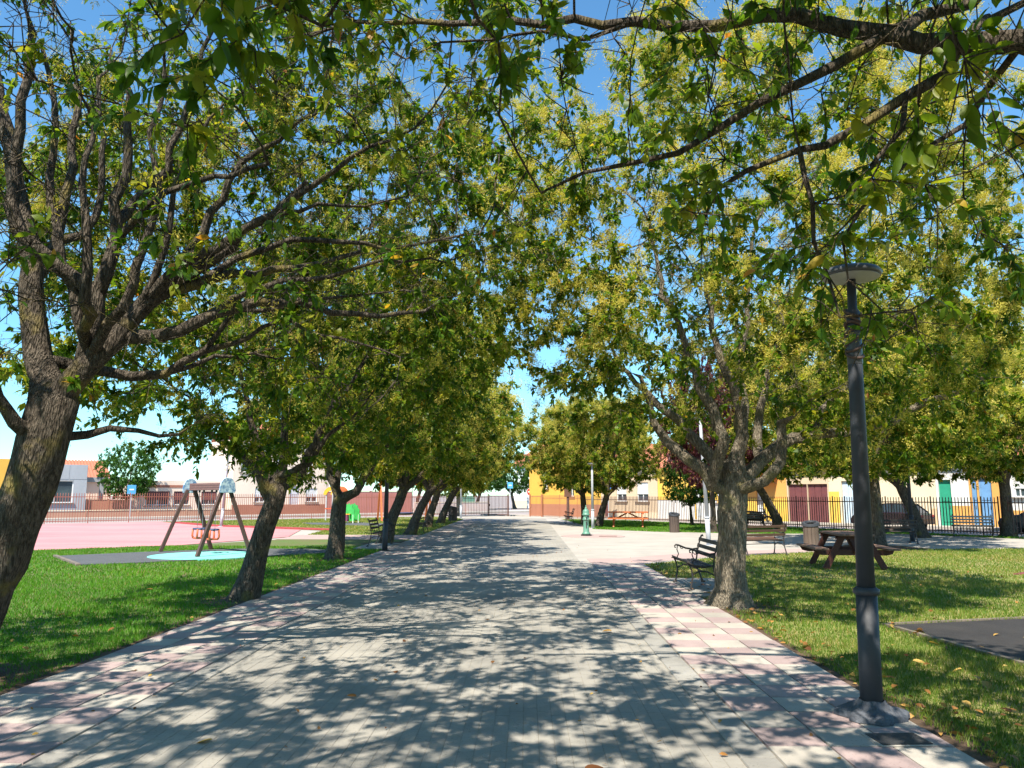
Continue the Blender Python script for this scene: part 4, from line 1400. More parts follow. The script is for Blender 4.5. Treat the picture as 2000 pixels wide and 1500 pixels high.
MB().box((0, 0, .002), (.37, .27, .004)).build('frame', M_CONC, t)
MB().box((0, 0, .006), (.33, .23, .006)).build('lid', M_COVER, t)

# --- toddler swing
t = thing('toddler_swing', 'wooden toddler swing with two orange cradle seats and blue patterned end panels on turquoise rubber', 'swing', (-8.85, 21.4, .03), R(-45))
BL = 1.18
for x in (-BL, BL):
    for s in (-1, 1):
        MB().bar((x + (.10 if x > 0 else -.10), s * .72, 0), (x, s * .10, 1.72), .095, .095).build('leg', M_SWING_WOOD, t, bevel=.01)
    pan = [(-.20, -.16), (.20, -.16), (.225, -.10), (.20, .08), (.13, .20), (.06, .245), (-.06, .245), (-.13, .20), (-.20, .08), (-.225, -.10)]
    MB().prism(pan, .05, Matrix(((0, 0, 1, x + (.075 if x > 0 else -.075)), (1, 0, 0, 0), (0, 1, 0, 1.79), (0, 0, 0, 1)))).build('end_panel', M_BLUE_PRINT, t, bevel=.01)
MB().box((0, 0, 1.80), (2 * BL - .06, .14, .20)).build('beam', M_SWING_BEAM, t, bevel=.008)
for k in range(3):
    MB().box((0, -.074, 1.735 + k * .065), (2 * BL - .2, .008, .045)).build('plank', M_SWING_BEAM, t)
for x in (-.42, .42):
    q = MB().box((x, 0, .385), (.30, .26, .045)).build('seat', M_ORANGE, t, bevel=.015)
    rim = MB()
    rim.tube([(x + .19 * math.cos(a), .16 * math.sin(a), .64) for a in np.linspace(0, 6.283, 17)], .026, 7)
    rim.build('rim', M_BLUE_DARK, q, True)
    for (sx, sy) in ((-1, -1), (1, -1), (1, 1), (-1, 1)):
        MB().tube([(x + sx * .135, sy * .115, .39), (x + sx * .165, sy * .13, .45), (x + sx * .16, sy * .12, .63)], .027, 7).build('strap', M_ORANGE, q, True)
    for sx in (-1, 1):
        MB().tube([(x + sx * .18, 0, .64), (x + sx * .15, 0, 1.70)], .007, 5).build('chain', M_CHAIN, t)
        MB().lathe([(.03, 0), (.03, .07)], 8, (x + sx * .15, 0, 1.64)).build('hanger', M_IRON, t)

# --- green play panel (caterpillar-backed climber) with yellow roof
t = thing('play_house', 'small green scalloped play house with a red side and purple seat on the far lawn', 'play house', (-10.2, 44.6, 0), R(-18))
sc_ = []
for k in range(28):
    a = math.pi * .03 + math.pi * .94 * k / 27
    rr = 1 + (.07 if k % 4 < 2 else -.02)
    sc_.append((.10 + .42 * math.cos(a) * rr, .30 + .78 * math.sin(a) * rr))
MB().prism([(.50, .14)] + sc_ + [(-.30, .14), (-.06, .14), (-.02, .45), (.10, .62), (.22, .45), (.26, .14)], .05,
           Matrix(((1, 0, 0, 0), (0, 0, -1, -.25), (0, 1, 0, 0), (0, 0, 0, 1)))).build('front_panel', M_GREEN_PLAY, t)
MB().box((-.30, .05, .66), (.05, .6, .8)).build('side_panel', M_RED_PLAY, t)
MB().prism([(.50, .14)] + sc_ + [(-.30, .14)], .05, Matrix(((1, 0, 0, 0), (0, 0, -1, .35), (0, 1, 0, 0), (0, 0, 0, 1)))).build('back_panel', M_GREEN_PLAY, t)
MB().box((.10, -.36, .52), (.42, .16, .05)).build('shelf', M_YELLOW_PLAY, t)
MB().prism([(-.15, 0), (.15, 0), (.17, .12), (.13, .36), (-.13, .36), (-.17, .12)], .2, Matrix(((1, 0, 0, .10), (0, 0, -1, -.50), (0, 1, 0, .14), (0, 0, 0, 1)))).build('seat', mat('play_purple', (.20, .04, .10), None, 2, .5), t)
for x in (-.28, .42):
    for y in (-.25, .35):
        MB().tube([(x, y, 0), (x, y, .5)], .03, 8).build('leg', M_WHITE, t)
t = thing('play_slide', 'play tower with an arched yellow and orange roof beyond the third trunk', 'play tower', (-12.2, 49.5, 0), R(-15))
for x in (-.45, .45):
    for y in (-.4, .4):
        MB().tube([(x, y, 0), (x, y, 1.75)], .045, 8).build('post', M_METAL_SILVER, t)
MB().box((0, 0, .75), (1.0, .9, .06)).build('platform', M_RED_PLAY, t)
arch = [(.62 * math.cos(a), .62 * math.sin(a) * .85) for a in np.linspace(0, math.pi, 17)]
arch += [(.40 * math.cos(a), .40 * math.sin(a) * .7) for a in np.linspace(math.pi, 0, 13)]
MB().prism(arch, .06, Matrix(((1, 0, 0, 0), (0, 0, -1, -.46), (0, 1, 0, 1.62), (0, 0, 0, 1)))).build('front_arch', M_YELLOW_PLAY, t)
MB().prism(arch, .06, Matrix(((1, 0, 0, 0), (0, 0, -1, .46), (0, 1, 0, 1.62), (0, 0, 0, 1)))).build('back_arch', M_YELLOW_PLAY, t)
rf = MB()
aa = np.linspace(.35, 1.25, 7)
for i in range(6):
    a, b = aa[i], aa[i + 1]
    rf.add([(.64 * math.cos(a), -.55, 1.62 + .57 * math.sin(a)), (.64 * math.cos(b), -.55, 1.62 + .57 * math.sin(b)), (.64 * math.cos(b), .55, 1.62 + .57 * math.sin(b)), (.64 * math.cos(a), .55, 1.62 + .57 * math.sin(a))], [(0, 1, 2, 3)])
rf.build('roof_shell', mat('play_orange', (.75, .17, .02), None, 2, .45), t)

# --- nest swing between the far trunks
t = thing('nest_swing', 'low nest swing with a dark basket and slanting wooden frame behind the leaning trunks', 'swing', (-7.7, 49.0, 0), R(20))
MB().lathe([(.02, .36), (.35, .37), (.50, .42), (.56, .47), (.60, .49), (.56, .52), (.5, .47), (.35, .41), (.02, .40)], 22).build('basket', M_BLUE_DARK, t, True)
for x in (-1.55, 1.55):
    for s in (-1, 1):
        MB().bar((x, s * .85, 0), (x, s * .08, 2.25), .11, .11).build('leg', M_TABLE_ORANGE, t)
MB().bar((-1.7, 0, 2.28), (1.7, 0, 2.28), .12, .14).build('beam', M_TABLE_ORANGE, t)
for x in (-.45, .45):
    for y in (-.25, .25):
        MB().tube([(x, y, .48), (x * 1.1, 0, 2.2)], .012, 5).build('rope', M_IRON, t)

# ================================================================== RAILINGS AND GATE
bar_me = {}


def railing(label, pts, m, h=1.55, gap=.135, every=16, group='park boundary railings'):
    t = thing('iron_railing', label, 'fence', (*pts[0], 0), 0, group)
    p0 = Vector((*pts[0], 0))
    key = (m.name, h)
    if key not in bar_me:
        bm_ = MB()
        bm_.box((0, 0, h / 2 + .03), (.026, .026, h - .06))
        bm_.add([(-.010, -.010, h), (.010, -.010, h), (.010, .010, h), (-.010, .010, h), (0, 0, h + .035)], [(0, 1, 4), (1, 2, 4), (2, 3, 4), (3, 0, 4)])
        pm = MB().box((0, 0, (h + .05) / 2), (.040, .040, h + .05))
        bar_me[key] = (bm_.mesh('bar', m), pm.mesh('post', m))
    k = 0
    extra = MB()
    for a, b in zip(pts[:-1], pts[1:]):
        a, b = Vector((*a, 0)), Vector((*b, 0))
        d = b - a
        n = int(d.length / gap)
        ang = math.atan2(d.y, d.x)
        for i in range(n):
            p = a + d * (i / n)
            post = i % every == 0
            if k < 296 or post:
                share('post' if post else 'bar', bar_me[key][1 if post else 0], t, p - p0, (0, 0, ang))
            k += 1
        for z in (.14, h - .20):
            MB().bar(a - p0 + Vector((0, 0, z)), b - p0 + Vector((0, 0, z)), .012, .042).build('rail', m, t)
    share('post', bar_me[key][1], t, Vector((*pts[-1], 0)) - p0)
    return t


railing('reddish-brown iron railings along the back of the pink court', [(-40, 29.9), (-26.7, 42.7), (-19.6, 49.5)], M_FENCE, 1.7, .135)
railing('brown iron railings behind the far play lawn, up to the gate', [(-19.4, 49.7), (-18.1, 51.0), (-4.85, 61.8), (-3.05, 61.2)], M_FENCE, 1.65, .13)
railing('orange-brown railings right of the gate in front of the yellow house', [(1.25, 57.9), (3.9, 53.6)], M_GATE_ORANGE, 1.58, .135)
railing('dark railings in front of the coloured houses, crossing behind the lamp posts', [(3.95, 53.5), (10.2, 44.6), (15.0, 36.9), (18.6, 31.0)], M_FENCE_DARK, 1.5, .13)
railing('dark railings beyond the pale bench at the edge of the view', [(18.65, 30.9), (25.9, 19.0)], M_FENCE_DARK, 1.5, .13)


def gate_leaf(label, a, b, m, h=1.62, wire=0):
    t = thing('park_gate', label, 'gate', (*a, 0), math.atan2(b[1] - a[1], b[0] - a[0]), 'leaves of the park gate')
    L = math.hypot(b[0] - a[0], b[1] - a[1])
    for x in (.0, L):
        MB().box((x, 0, h / 2 + .03), (.09 if x else .07, .08, h + .06)).build('stile', m, t)
    for z in (.10, h - .08):
        MB().box((L / 2, 0, z), (L - .08, .045, .06)).build('rail', m, t)
    me = MB().box((0, 0, h / 2), (.024, .024, h - .2)).mesh('bar', m)
    n = int(L / .14)
    for i in range(1, n):
        share('bar', me, t, (L * i / n, 0, .01))
    MB().box((.12, -.03, .82), (.10, .05, .16)).build('lock_case', m, t)
    return t


gate_leaf('dark leaf of the park gate standing shut across half the opening', (-2.95, 61.0), (-1.40, 59.6), M_FENCE_DARK)
gate_leaf('orange-brown leaf of the park gate swung open beside the yellow house', (.28, 58.7), (1.15, 57.75), M_GATE_ORANGE, 1.6)

# ================================================================== BUILDINGS
def wall_boxes(mb, x0, x1, z0, z1, holes, y0=0.0, t=.22):
    xs = sorted({x0, x1, *[min(max(v, x0), x1) for h in holes for v in (h[0], h[1])]})
    zs = sorted({z0, z1, *[min(max(v, z0), z1) for h in holes for v in (h[2], h[3])]})
    for i in range(len(xs) - 1):
        for j in range(len(zs) - 1):
            cx, cz = (xs[i] + xs[i + 1]) / 2, (zs[j] + zs[j + 1]) / 2
            if any(h[0] < cx < h[1] and h[2] < cz < h[3] for h in holes):
                continue
            mb.box((cx, y0 + t / 2, cz), (xs[i + 1] - xs[i], t, zs[j + 1] - zs[j]))
    return mb


def house(label, org, ang, x0, x1, h, wall, bands=(), holes=(), depth=6.0, roof=True, cat='house', name='house', group='houses along the street beyond the railings', cornice=None):
    """front on local y = 0 facing -y; holes: (kind, x0, x1, z0, z1, material)"""
    t = thing(name, label, cat, (org[0] + math.cos(ang) * x0, org[1] + math.sin(ang) * x0, -.1), ang, group)
    w = x1 - x0
    hs = [(a, b, c, d) for (_, a, b, c, d, _) in holes]
    m = wall_boxes(MB(), 0, w, 0, h, hs)
    m.box((.11, depth / 2 + .11, h / 2), (.22, depth - .22, h))
    m.box((w - .11, depth / 2 + .11, h / 2), (.22, depth - .22, h))
    m.box((w / 2, depth + .11, h / 2), (w, .22, h))
    m.box((w / 2, depth / 2 + .11, h - .1), (w - .44, depth - .22, .2))
    m.build('wall', wall, t)
    for (z0, z1, bm_, a, b) in bands:
        wall_boxes(MB(), a if a is not None else 0, b if b is not None else w, z0, z1, hs, -.03, .03).build('plinth' if z0 < .2 else 'painted_band', bm_, t)
    for (kind, a, b, c, d, m_) in holes:
        fr = MB()
        cx, cz = (a + b) / 2, (c + d) / 2
        if kind == 'window':
            fw = .06
            f = MB().box((a + fw / 2, .12, cz), (fw, .06, d - c)).box((b - fw / 2, .12, cz), (fw, .06, d - c)).box((cx, .12, d - fw / 2), (b - a - 2 * fw, .06, fw)).box((cx, .12, c + fw / 2), (b - a - 2 * fw, .06, fw)).box((cx, .12, cz), (.05, .05, d - c - 2 * fw)).build('window', M_WHITE, t)
            MB().box((cx, .15, cz), (b - a - .1, .015, d - c - .1)).build('pane', M_GLASS, f)
            MB().box((cx, -.04, c - .03), (b - a + .24, .16, .06)).build('sill', M_KERB, f)
            if m_:
                sh_h = (d - c) * .62
                ns = max(4, int(sh_h / .11))
                for k in range(ns):
                    z = d - (k + .5) * sh_h / ns
                    MB().box((cx, .075, z), (b - a - .02, .03, sh_h / ns * .93)).build('slat', m_, f)
        elif kind == 'garage':
            f = MB().box((cx, .16, cz), (b - a, .03, d - c)).build('garage_door', m_, t)
            n = max(3, int((b - a) / .32))
            for k in range(n):
                MB().box((a + (k + .5) * (b - a) / n, .13, cz), ((b - a) / n * .9, .03, d - c - .06)).build('panel', m_, f)
        else:
            f = MB().box((cx, .16, cz), (b - a, .04, d - c)).build('door', m_, t)
            for k in range(2):
                MB().box((cx, .13, c + (d - c) * (.27 + .45 * k)), ((b - a) * .7, .02, (d - c) * .36)).build('panel', m_, f)
            MB().box((b - .12, .11, c + 1.0), (.03, .05, .14)).build('handle', M_CHAIN, f)
    if cornice:
        MB().box((w / 2, -.05, h - .35), (w, .10, .12)).build('cornice', cornice, t)
    if roof:
        sl = MB()
        e = .35
        rise = depth * .28
        prof = [(-e, h - .02), (depth / 2, h + rise), (depth + .22 + e, h - .02), (depth + .22 + e, h - .10), (depth / 2, h + rise - .12), (-e, h - .10)]
        sl.prism(prof, w + .02, Matrix(((0, 0, 1, w / 2), (1, 0, 0, 0), (0, 1, 0, .1), (0, 0, 0, 1))))
        ro = sl.build('roof', M_ROOF, t)
        rt = MB()
        k = .12
        while k < w:
            rt.tube([(k, -e - .03, h + .07), (k, depth / 2, h + rise + .12)], .075, 6)
            k += .24
        tag(rt.build('tiles', M_ROOF, ro), kind='stuff')
    return t


def wm(c):
    return wall_mat('wall_paint', c)


RO, RA = (1.5, 62.0), math.atan2(-.714, .70)
W_YEL, W_TERRA, W_BEIGE = wm((.72, .42, .075)), wm((.42, .19, .12)), wm((.62, .48, .33))
W_YEL2, W_WHITE, W_CREAM, W_ORANGE = wm((.78, .50, .09)), wm((.70, .69, .67)), wm((.74, .62, .44)), wm((.70, .36, .10))
D_BLUE = mat('pale_blue_door', (.50, .62, .74), (.44, .56, .68), 3, .6)
D_WHITE = mat('pale_door', (.66, .70, .74), None, 3, .6)
D_MAROON = mat('maroon_door', (.17, .055, .055), (.13, .045, .05), 3, .6)
D_GREEN = mat('green_door', (.03, .33, .20), (.025, .27, .17), 3, .5)
D_BLUE2 = mat('blue_door', (.16, .34, .60), (.13, .28, .52), 3, .5)
M_ROLLER = mat('white_roller', (.74, .74, .74), None, 3, .6)


def us(u, off=0.0):
    """distance along the right-hand street front at which a sight line crosses it"""
    k = (u - 1028) / 1500
    return (62 * k - 1.5) / (.70 + .714 * k)


def H(label, u0, u1, h, wall, bands=(), holes=(), **kw):
    a, b = us(u0), us(u1)
    hh = [(k, us(p) - a, us(q) - a, z0, z1, m) for (k, p, q, z0, z1, m) in holes]
    bb = [(z0, z1, m, None if p is None else us(p) - a, None if q is None else us(q) - a) for (z0, z1, m, p, q) in bands]
    return house(label, RO, RA, a, b, h, wall, bb, hh, **kw)


H('tall yellow house with terracotta base beside the open gate leaf', 1034, 1172, 4.9, W_YEL, [(0, 1.0, W_TERRA, None, None)],
  [('window', 1062, 1070, 2.2, 3.2, None), ('window', 1110, 1120, 1.6, 2.7, None)], cornice=W_TERRA)
H('beige house with two white roller-shuttered windows behind the orange picnic table', 1172.5, 1281, 3.7, W_BEIGE, [(0, .5, W_CREAM, None, None)],
  [('window', 1202, 1221, 1.25, 2.6, M_ROLLER), ('window', 1241, 1263, 1.25, 2.6, M_ROLLER), ('door', 1178, 1187, .1, 2.2, D_MAROON)])
H('bright yellow house with white lower wall and pale door', 1281.5, 1425, 3.5, W_YEL2, [(0, 1.35, W_WHITE, None, None)],
  [('door', 1352, 1364, .1, 2.2, D_WHITE), ('window', 1395, 1408, 1.2, 2.4, M_ROLLER)])
H('ochre house with a pale glazed door under an orange-red awning', 1425.5, 1528, 3.4, W_ORANGE, [(0, 1.5, W_YEL2, None, None)],
  [('door', 1470, 1482, .1, 2.5, D_WHITE)])
t = thing('awning', 'orange-red awning over the pale door behind the stout privet', 'awning', (RO[0] + .70 * us(1483), RO[1] - .714 * us(1483), 0), RA, None)
MB().prism([(0, 2.75), (-.75, 2.5), (-.75, 2.44), (0, 2.68)], 2.1, Matrix(((0, 0, 1, 0), (1, 0, 0, 0), (0, 1, 0, 0), (0, 0, 0, 1)))).build('canopy', M_RED_PLAY, t)
for x in (-.95, .95):
    MB().bar((x, -.02, 2.3), (x, -.7, 2.46), .03, .03).build('bracket', M_IRON, t)
H('house with a wide maroon garage door under a beige gable', 1528.5, 1608, 3.3, W_BEIGE, [],
  [('garage', 1531, 1567, .1, 2.35, D_MAROON), ('garage', 1568, 1606, .1, 2.35, D_MAROON)])
H('narrow yellow and cream house with a pale blue garage door', 1608.5, 1694, 3.3, W_CREAM, [(0, 1.9, W_YEL2, 1608.5, 1628)],
  [('garage', 1633, 1692, .1, 2.5, D_BLUE)])
H('plain cream house behind the parked dark car', 1694.5, 1812, 3.3, W_CREAM, [(0, 1.0, wm((.62, .44, .27)), 1802, 1812)], [])
H('white house with orange base and a bright green door', 1812.5, 1875, 3.4, W_WHITE, [(0, 1.15, W_ORANGE, 1842, None)],
  [('door', 1817, 1841, .1, 2.5, D_GREEN)])
H('orange house with two tall blue doors', 1875.5, 1934, 3.4, W_ORANGE, [],
  [('door', 1879, 1890, .1, 2.6, D_BLUE2), ('door', 1893, 1918, .1, 2.6, D_BLUE2)])
H('white house with an orange base at the edge of the view', 1934.5, 2140, 3.5, W_WHITE, [(0, .95, W_ORANGE, None, None)],
  [('window', 1960, 1982, 1.6, 2.7, M_ROLLER)])
# pavement in front of the houses
c_, s_ = math.cos(RA), math.sin(RA)


def rl(s, y, O=RO, a=RA):
    return (O[0] + math.cos(a) * s - math.sin(a) * y, O[1] + math.sin(a) * s + math.cos(a) * y)


structure('sidewalk', MB().slab([rl(-6, -1.6), rl(60, -1.6), rl(60, .05), rl(-6, .05)], -.2, .02), M_CONC)

# left side of the street
LO, LA = (-31.0, 56.0), math.atan2(.627, .779)


def ul(u, off=0.0):
    k = (u - 1028) / 1500
    ox, oy = LO[0] - .627 * off, LO[1] + .779 * off
    return (oy * k - ox) / (.779 - .627 * k)


def HL(label, u0, u1, h, wall, off, bands=(), holes=(), **kw):
    a, b = ul(u0, off), ul(u1, off)
    org = (LO[0] - .627 * off, LO[1] + .779 * off)
    hh = [(k, ul(p, off) - a, ul(q, off) - a, z0, z1, m) for (k, p, q, z0, z1, m) in holes]
    bb = [(z0, z1, m, None if p is None else ul(p, off) - a, None if q is None else ul(q, off) - a) for (z0, z1, m, p, q) in bands]
    return house(label, org, LA, a, b, h, wall, bb, hh, **kw)


GL = 'buildings beyond the play area railings'
W_GREY, W_PINKB, W_BRICK, W_LILAC = wm((.36, .38, .41)), wm((.78, .64, .53)), wm((.36, .15, .10)), wm((.55, .54, .58))
g = HL('pale grey panelled building with one big dark window behind the leaning trunk', 20, 168, 3.9, W_GREY, 1.2, [], [('window', 70, 142, 1.15, 2.75, None)], roof=False, group=GL, cat='building', name='grey_building')
gw = ul(168, 1.2) - ul(20, 1.2)
for k in range(4):
    MB().box((gw * (k + .5) / 4, -.006, 3.35), (gw / 4 - .04, .02, 1.0)).build('panel', W_GREY, g)
HL('house with an orange tiled roof behind the grey building', 70, 215, 2.85, W_PINKB, 9, [], [], group=GL)
HL('yellow wall end showing left of the leaning trunk', -60, 12, 4.2, W_YEL, 1.0, [], [], roof=False, group=GL, cat='building', name='yellow_building')
HL('low pink-beige house with arched brown windows and a dark red band under the eaves', 256, 455, 2.85, W_PINKB, 3.0, [(2.3, 2.5, W_BRICK, None, None)],
   [('window', 286, 333, .9, 2.0, D_MAROON), ('window', 341, 372, .9, 2.0, D_MAROON), ('window', 395, 425, .9, 2.0, D_MAROON)], roof=False, group=GL)
HL('tall cream building behind the bent privet trunk', 455.5, 645, 6.4, W_PINKB, 2.0, [(0, .9, W_BRICK, None, None)],
   [('door', 568, 588, .9, 2.5, W_LILAC), ('window', 500, 520, 1.1, 2.3, M_ROLLER), ('window', 600, 622, 1.1, 2.3, M_ROLLER), ('window', 470, 486, 3.6, 4.8, M_ROLLER), ('window', 540, 556, 3.6, 4.8, M_ROLLER), ('window', 596, 612, 3.6, 4.8, M_ROLLER)], group=GL)


def lane_wall(label, u0, u1, z1, m, off, cap, name='boundary_wall', seg=3.0):
    a, b = ul(u0, off), ul(u1, off)
    org = rl(a, off, LO, LA)
    t = thing(name, label, 'wall', (*org, -.1), LA, 'walls along the street beyond the play area')
    n = max(1, int((b - a) / seg))
    w = (b - a) / n
    for i in range(n):
        MB().box(((i + .5) * w, 0, z1 / 2), (w - .02, .18, z1)).build('panel', m, t)
        MB().box((i * w, 0, z1 / 2 + .02), (.10, .24, z1 + .04)).build('post', m, t)
    MB().box(((b - a) / 2, 0, z1 + .06), (b - a, .26, .05)).build('coping', cap, t)
    return t


lane_wall('low brown garden wall in front of the grey building and the pink-beige house', 60, 455, .55, wm((.42, .24, .17)), -.2, W_CREAM)
lane_wall('long red-brown wall behind the far play lawn', 640, 806, 2.0, wm((.42, .17, .15)), .8, W_TERRA)
lane_wall('pale low wall beyond the gate railings, left of the gate', 812, 955, .95, wm((.62, .50, .46)), .5, W_CREAM)
lane_wall('orange-brown garden fence of the plot between the grey building and the pink house', 170, 254, 1.35, W_TERRA, 1.6, W_TERRA, 'garden_wall', 1.2)
structure('sidewalk', MB().slab([rl(-30, -2.6, LO, LA), rl(40, -2.6, LO, LA), rl(40, .1, LO, LA), rl(-30, .1, LO, LA)], -.2, .02), M_CONC)
t = thing('pergola', 'pale post and beam pergola beside the grey building', 'pergola', (*rl(ul(168), 2.2, LO, LA), 0), LA)
MB().box((.7, 0, 2.75), (2.2, .3, .35)).build('beam', W_GREY, t)
MB().box((1.35, 0, 1.3), (.28, .28, 2.6)).build('post', W_GREY, t)

# far end of the street beyond the gate
t = house('pale distant building with a white pillar seen through the gate opening', (-1.6, 104), R(-4), 0, 9, 5.5, wm((.66, .80, .78)), [(0, 1.0, W_CREAM, None, None)],
          [('window', 5.0, 6.2, 1.6, 3.0, None), ('window', 7.0, 8.2, 1.6, 3.0, None), ('door', 3.4, 4.4, .1, 2.3, D_WHITE)], group='houses along the street beyond the railings')
MB().box((2.2, -1.2, 2.9), (.9, .9, 5.8)).build('pillar', W_WHITE, t)
structure('crossing', MB().slab([(-3.5, 88), (3, 86), (3, 86.6), (-3.5, 88.6)], -.12, -.09), M_WHITE)

# --- signs
def sign_post(label, cat, loc, h, build, rz=0, m=M_METAL_SILVER):
    t = thing('road_sign', label, cat, loc, rz, 'road signs beyond the railings')
    MB().tube([(0, 0, 0), (0, 0, h)], .035, 8).build('pole', m, t)
    build(t, h)
    return t


def disc(r, y, z, t=.012, n=26, sx=1.0):
    return MB().prism([(sx * r * math.cos(a), r * math.sin(a)) for a in np.linspace(0, 6.2832, n, endpoint=False)], t, Matrix(((1, 0, 0, 0), (0, 0, -1, y), (0, 1, 0, z), (0, 0, 0, 1))))


def no_entry(t, h):
    disc(.33, -.045, h - .33).build('plate', M_WHITE, t)
    disc(.30, -.056, h - .33).build('red_disc', M_SIGN_RED, t)
    MB().box((0, -.068, h - .33), (.42, .012, .11)).build('white_bar', M_WHITE, t)


def crossing(t, h):
    MB().box((0, -.045, h - .4), (.62, .02, .80)).build('plate', M_SIGN_BLUE, t)
    MB().prism([(-.21, -.17), (.21, -.17), (0, .22)], .012, Matrix(((1, 0, 0, 0), (0, 0, -1, -.062), (0, 1, 0, h - .33), (0, 0, 0, 1)))).build('white_triangle', M_WHITE, t)
    fg = MB().tube([(.0, -.072, h - .22), (.0, -.072, h - .33)], .022, 6)
    fg.tube([(0, -.072, h - .33), (-.07, -.072, h - .46)], .016, 6).tube([(0, -.072, h - .33), (.07, -.072, h - .46)], .016, 6).tube([(-.06, -.072, h - .30), (.06, -.072, h - .27)], .013, 6)
    fg.build('walking_figure', M_IRON, t)
    MB().box((0, -.058, h - .68), (.5, .012, .14)).build('white_panel', M_WHITE, t)


def blue_plain(t, h):
    MB().box((0, -.045, h - .35), (.58, .02, .66)).build('plate', mat('sky_blue_sign', (.10, .40, .72), None, 2, .4), t)
    MB().box((0, -.058, h - .35), (.30, .012, .10)).build('white_bar', M_WHITE, t)


sign_post('red and white no-entry sign on a thin pole at the gate opening', 'road sign', (.35, 64.5, -.1), 2.3, no_entry, R(3))
sign_post('blue pedestrian crossing sign in front of the beige house', 'road sign', rl(us(1208), -1.3) + (-.1,), 2.75, crossing, R(-30))
sign_post('blue sign at the foot of the bushy garden tree by the pink-beige house', 'road sign', rl(ul(250), -1.2, LO, LA) + (-.1,), 2.45, blue_plain, R(35))
sign_post('small light blue sign among the trees beyond the gate', 'road sign', (-1.75, 84, -.1), 3.1, blue_plain)
t = thing('notice_board', 'brown notice board on a dark post by the far lawn corner', 'notice board', (2.75, 51.5, 0), R(-6))
MB().tube([(0, 0, 0), (0, 0, 2.2)], [.10, .075], 10).build('post', M_FENCE_DARK, t)
MB().box((0, -.11, 1.78), (.46, .04, .60)).build('board', M_BROWN_SIGN, t, bevel=.01)
t = thing('recycling_bin', 'green street container behind the gate railings', 'container', (-5.9, 79, -.1), R(10), None)
MB().prism([(-.55, 0.1), (.55, .1), (.65, 1.35), (-.65, 1.35)], 1.2, Matrix(((1, 0, 0, 0), (0, 0, -1, 0), (0, 1, 0, 0), (0, 0, 0, 1)))).build('body', M_GREEN_IRON, t, bevel=.04)
MB().prism([(-.70, 1.36), (.70, 1.36), (.55, 1.62), (-.55, 1.62)], 1.28, Matrix(((1, 0, 0, 0), (0, 0, -1, 0), (0, 1, 0, 0), (0, 0, 0, 1)))).build('lid', M_GREEN_IRON, t, bevel=.03)
for x in (-.45, .45):
    o = MB().lathe([(.10, -.04), (.10, .04)], 10).build('wheel', M_TYRE, t)
    o.location, o.rotation_euler = (x, -.45, .10), (R(90), 0, 0)


# --- cars parked along the houses
def car(label, loc, rz, paint, L=4.2):
    t = thing('parked_car', label, 'car', loc, rz, 'cars parked in the street beyond the railings')
    W = 1.72
    low = [(-2.1, .34), (-2.12, .62), (-2.02, .84), (-1.86, .93), (-.9, 1.0), (.9, .99), (1.55, .90), (1.98, .76), (2.1, .56), (2.06, .30)]
    F = Matrix(((1, 0, 0, 0), (0, 0, -1, 0), (0, 1, 0, 0), (0, 0, 0, 1)))
    b = MB()
    vs, fs = [], []
    prof = low
    secs = [(-1, .90, .0), (-.92, 1.0, .0), (.92, 1.0, .0), (1, .90, .0)]
    n = len(prof)
    for s, k, _ in secs:
        for (x, z) in prof:
            vs.append((x * (.985 if abs(s) == 1 else 1), s * W / 2, .34 + (z - .34) * (k if z > .6 else 1)))
    for i in range(3):
        for k in range(n):
            a, c = i * n + k, i * n + (k + 1) % n
            fs.append((a, c, c + n, a + n))
    fs += [tuple(reversed(range(n))), tuple(range(3 * n, 4 * n))]
    b.add(vs, fs).build('body', paint, t, bevel=.03)
    # cabin: glazed, with roof
    cab = MB()
    pts_lo = [(-1.78, .93), (1.02, .97)]
    pts_hi = [(-1.25, 1.43), (.12, 1.44)]
    lo, hi = W / 2 - .08, W / 2 - .22
    v = [(-1.80, -lo, .94), (1.05, -lo, .97), (1.05, lo, .97), (-1.80, lo, .94), (-1.22, -hi, 1.42), (.10, -hi, 1.44), (.10, hi, 1.44), (-1.22, hi, 1.42)]
    cab.add(v, [(0, 1, 5, 4), (1, 2, 6, 5), (2, 3, 7, 6), (3, 0, 4, 7), (4, 5, 6, 7)])
    cab.build('windows', M_GLASS, t)
    MB().prism([(-1.30, 1.415), (-1.1, 1.47), (-.4, 1.50), (.05, 1.475), (.2, 1.425)], 2 * hi + .02, F).build('roof', paint, t, bevel=.02)
    for s in (-1, 1):
        for (xa, xb) in ((-1.80, -1.22), (1.05, .10), (-.42, -.42), (-1.25, -1.05)):
            MB().bar((xa, s * (lo + .005), .95), (xb, s * (hi + .005), 1.44), .05, .06).build('pillar', paint, t)
        MB().box((.86, s * (W / 2 + .07), 1.0), (.16, .14, .11)).build('wing_mirror', paint, t, bevel=.03)
        for x in (-1.32, 1.30):
            wh = MB().lathe([(.17, -.09), (.29, -.10), (.32, -.07), (.32, .07), (.29, .10), (.17, .09)], 20).build('wheel', M_TYRE, t, True)
            wh.location, wh.rotation_euler = (x, s * (W / 2 - .07), .32), (R(90), 0, 0)
            rim = MB().lathe([(.03, -.115), (.06, -.10), (.06, .10), (.03, .115)], 12)
            for q in range(8):
                a = q * math.pi / 4
                rim.bar((.05 * math.cos(a), .05 * math.sin(a), 0), (.19 * math.cos(a), .19 * math.sin(a), 0), .05, .18)
            rim.build('rim', M_RIM, wh)
        MB().box((2.0, s * .6, .68), (.12, .34, .12)).build('headlight', M_LAMP_WHITE, t, bevel=.03)
        MB().box((-2.05, s * .66, .78), (.10, .26, .14)).build('tail_light', M_SIGN_RED, t, bevel=.03)
    MB().box((2.09, 0, .45), (.03, .5, .11)).build('number_plate', M_WHITE, t)
    return t


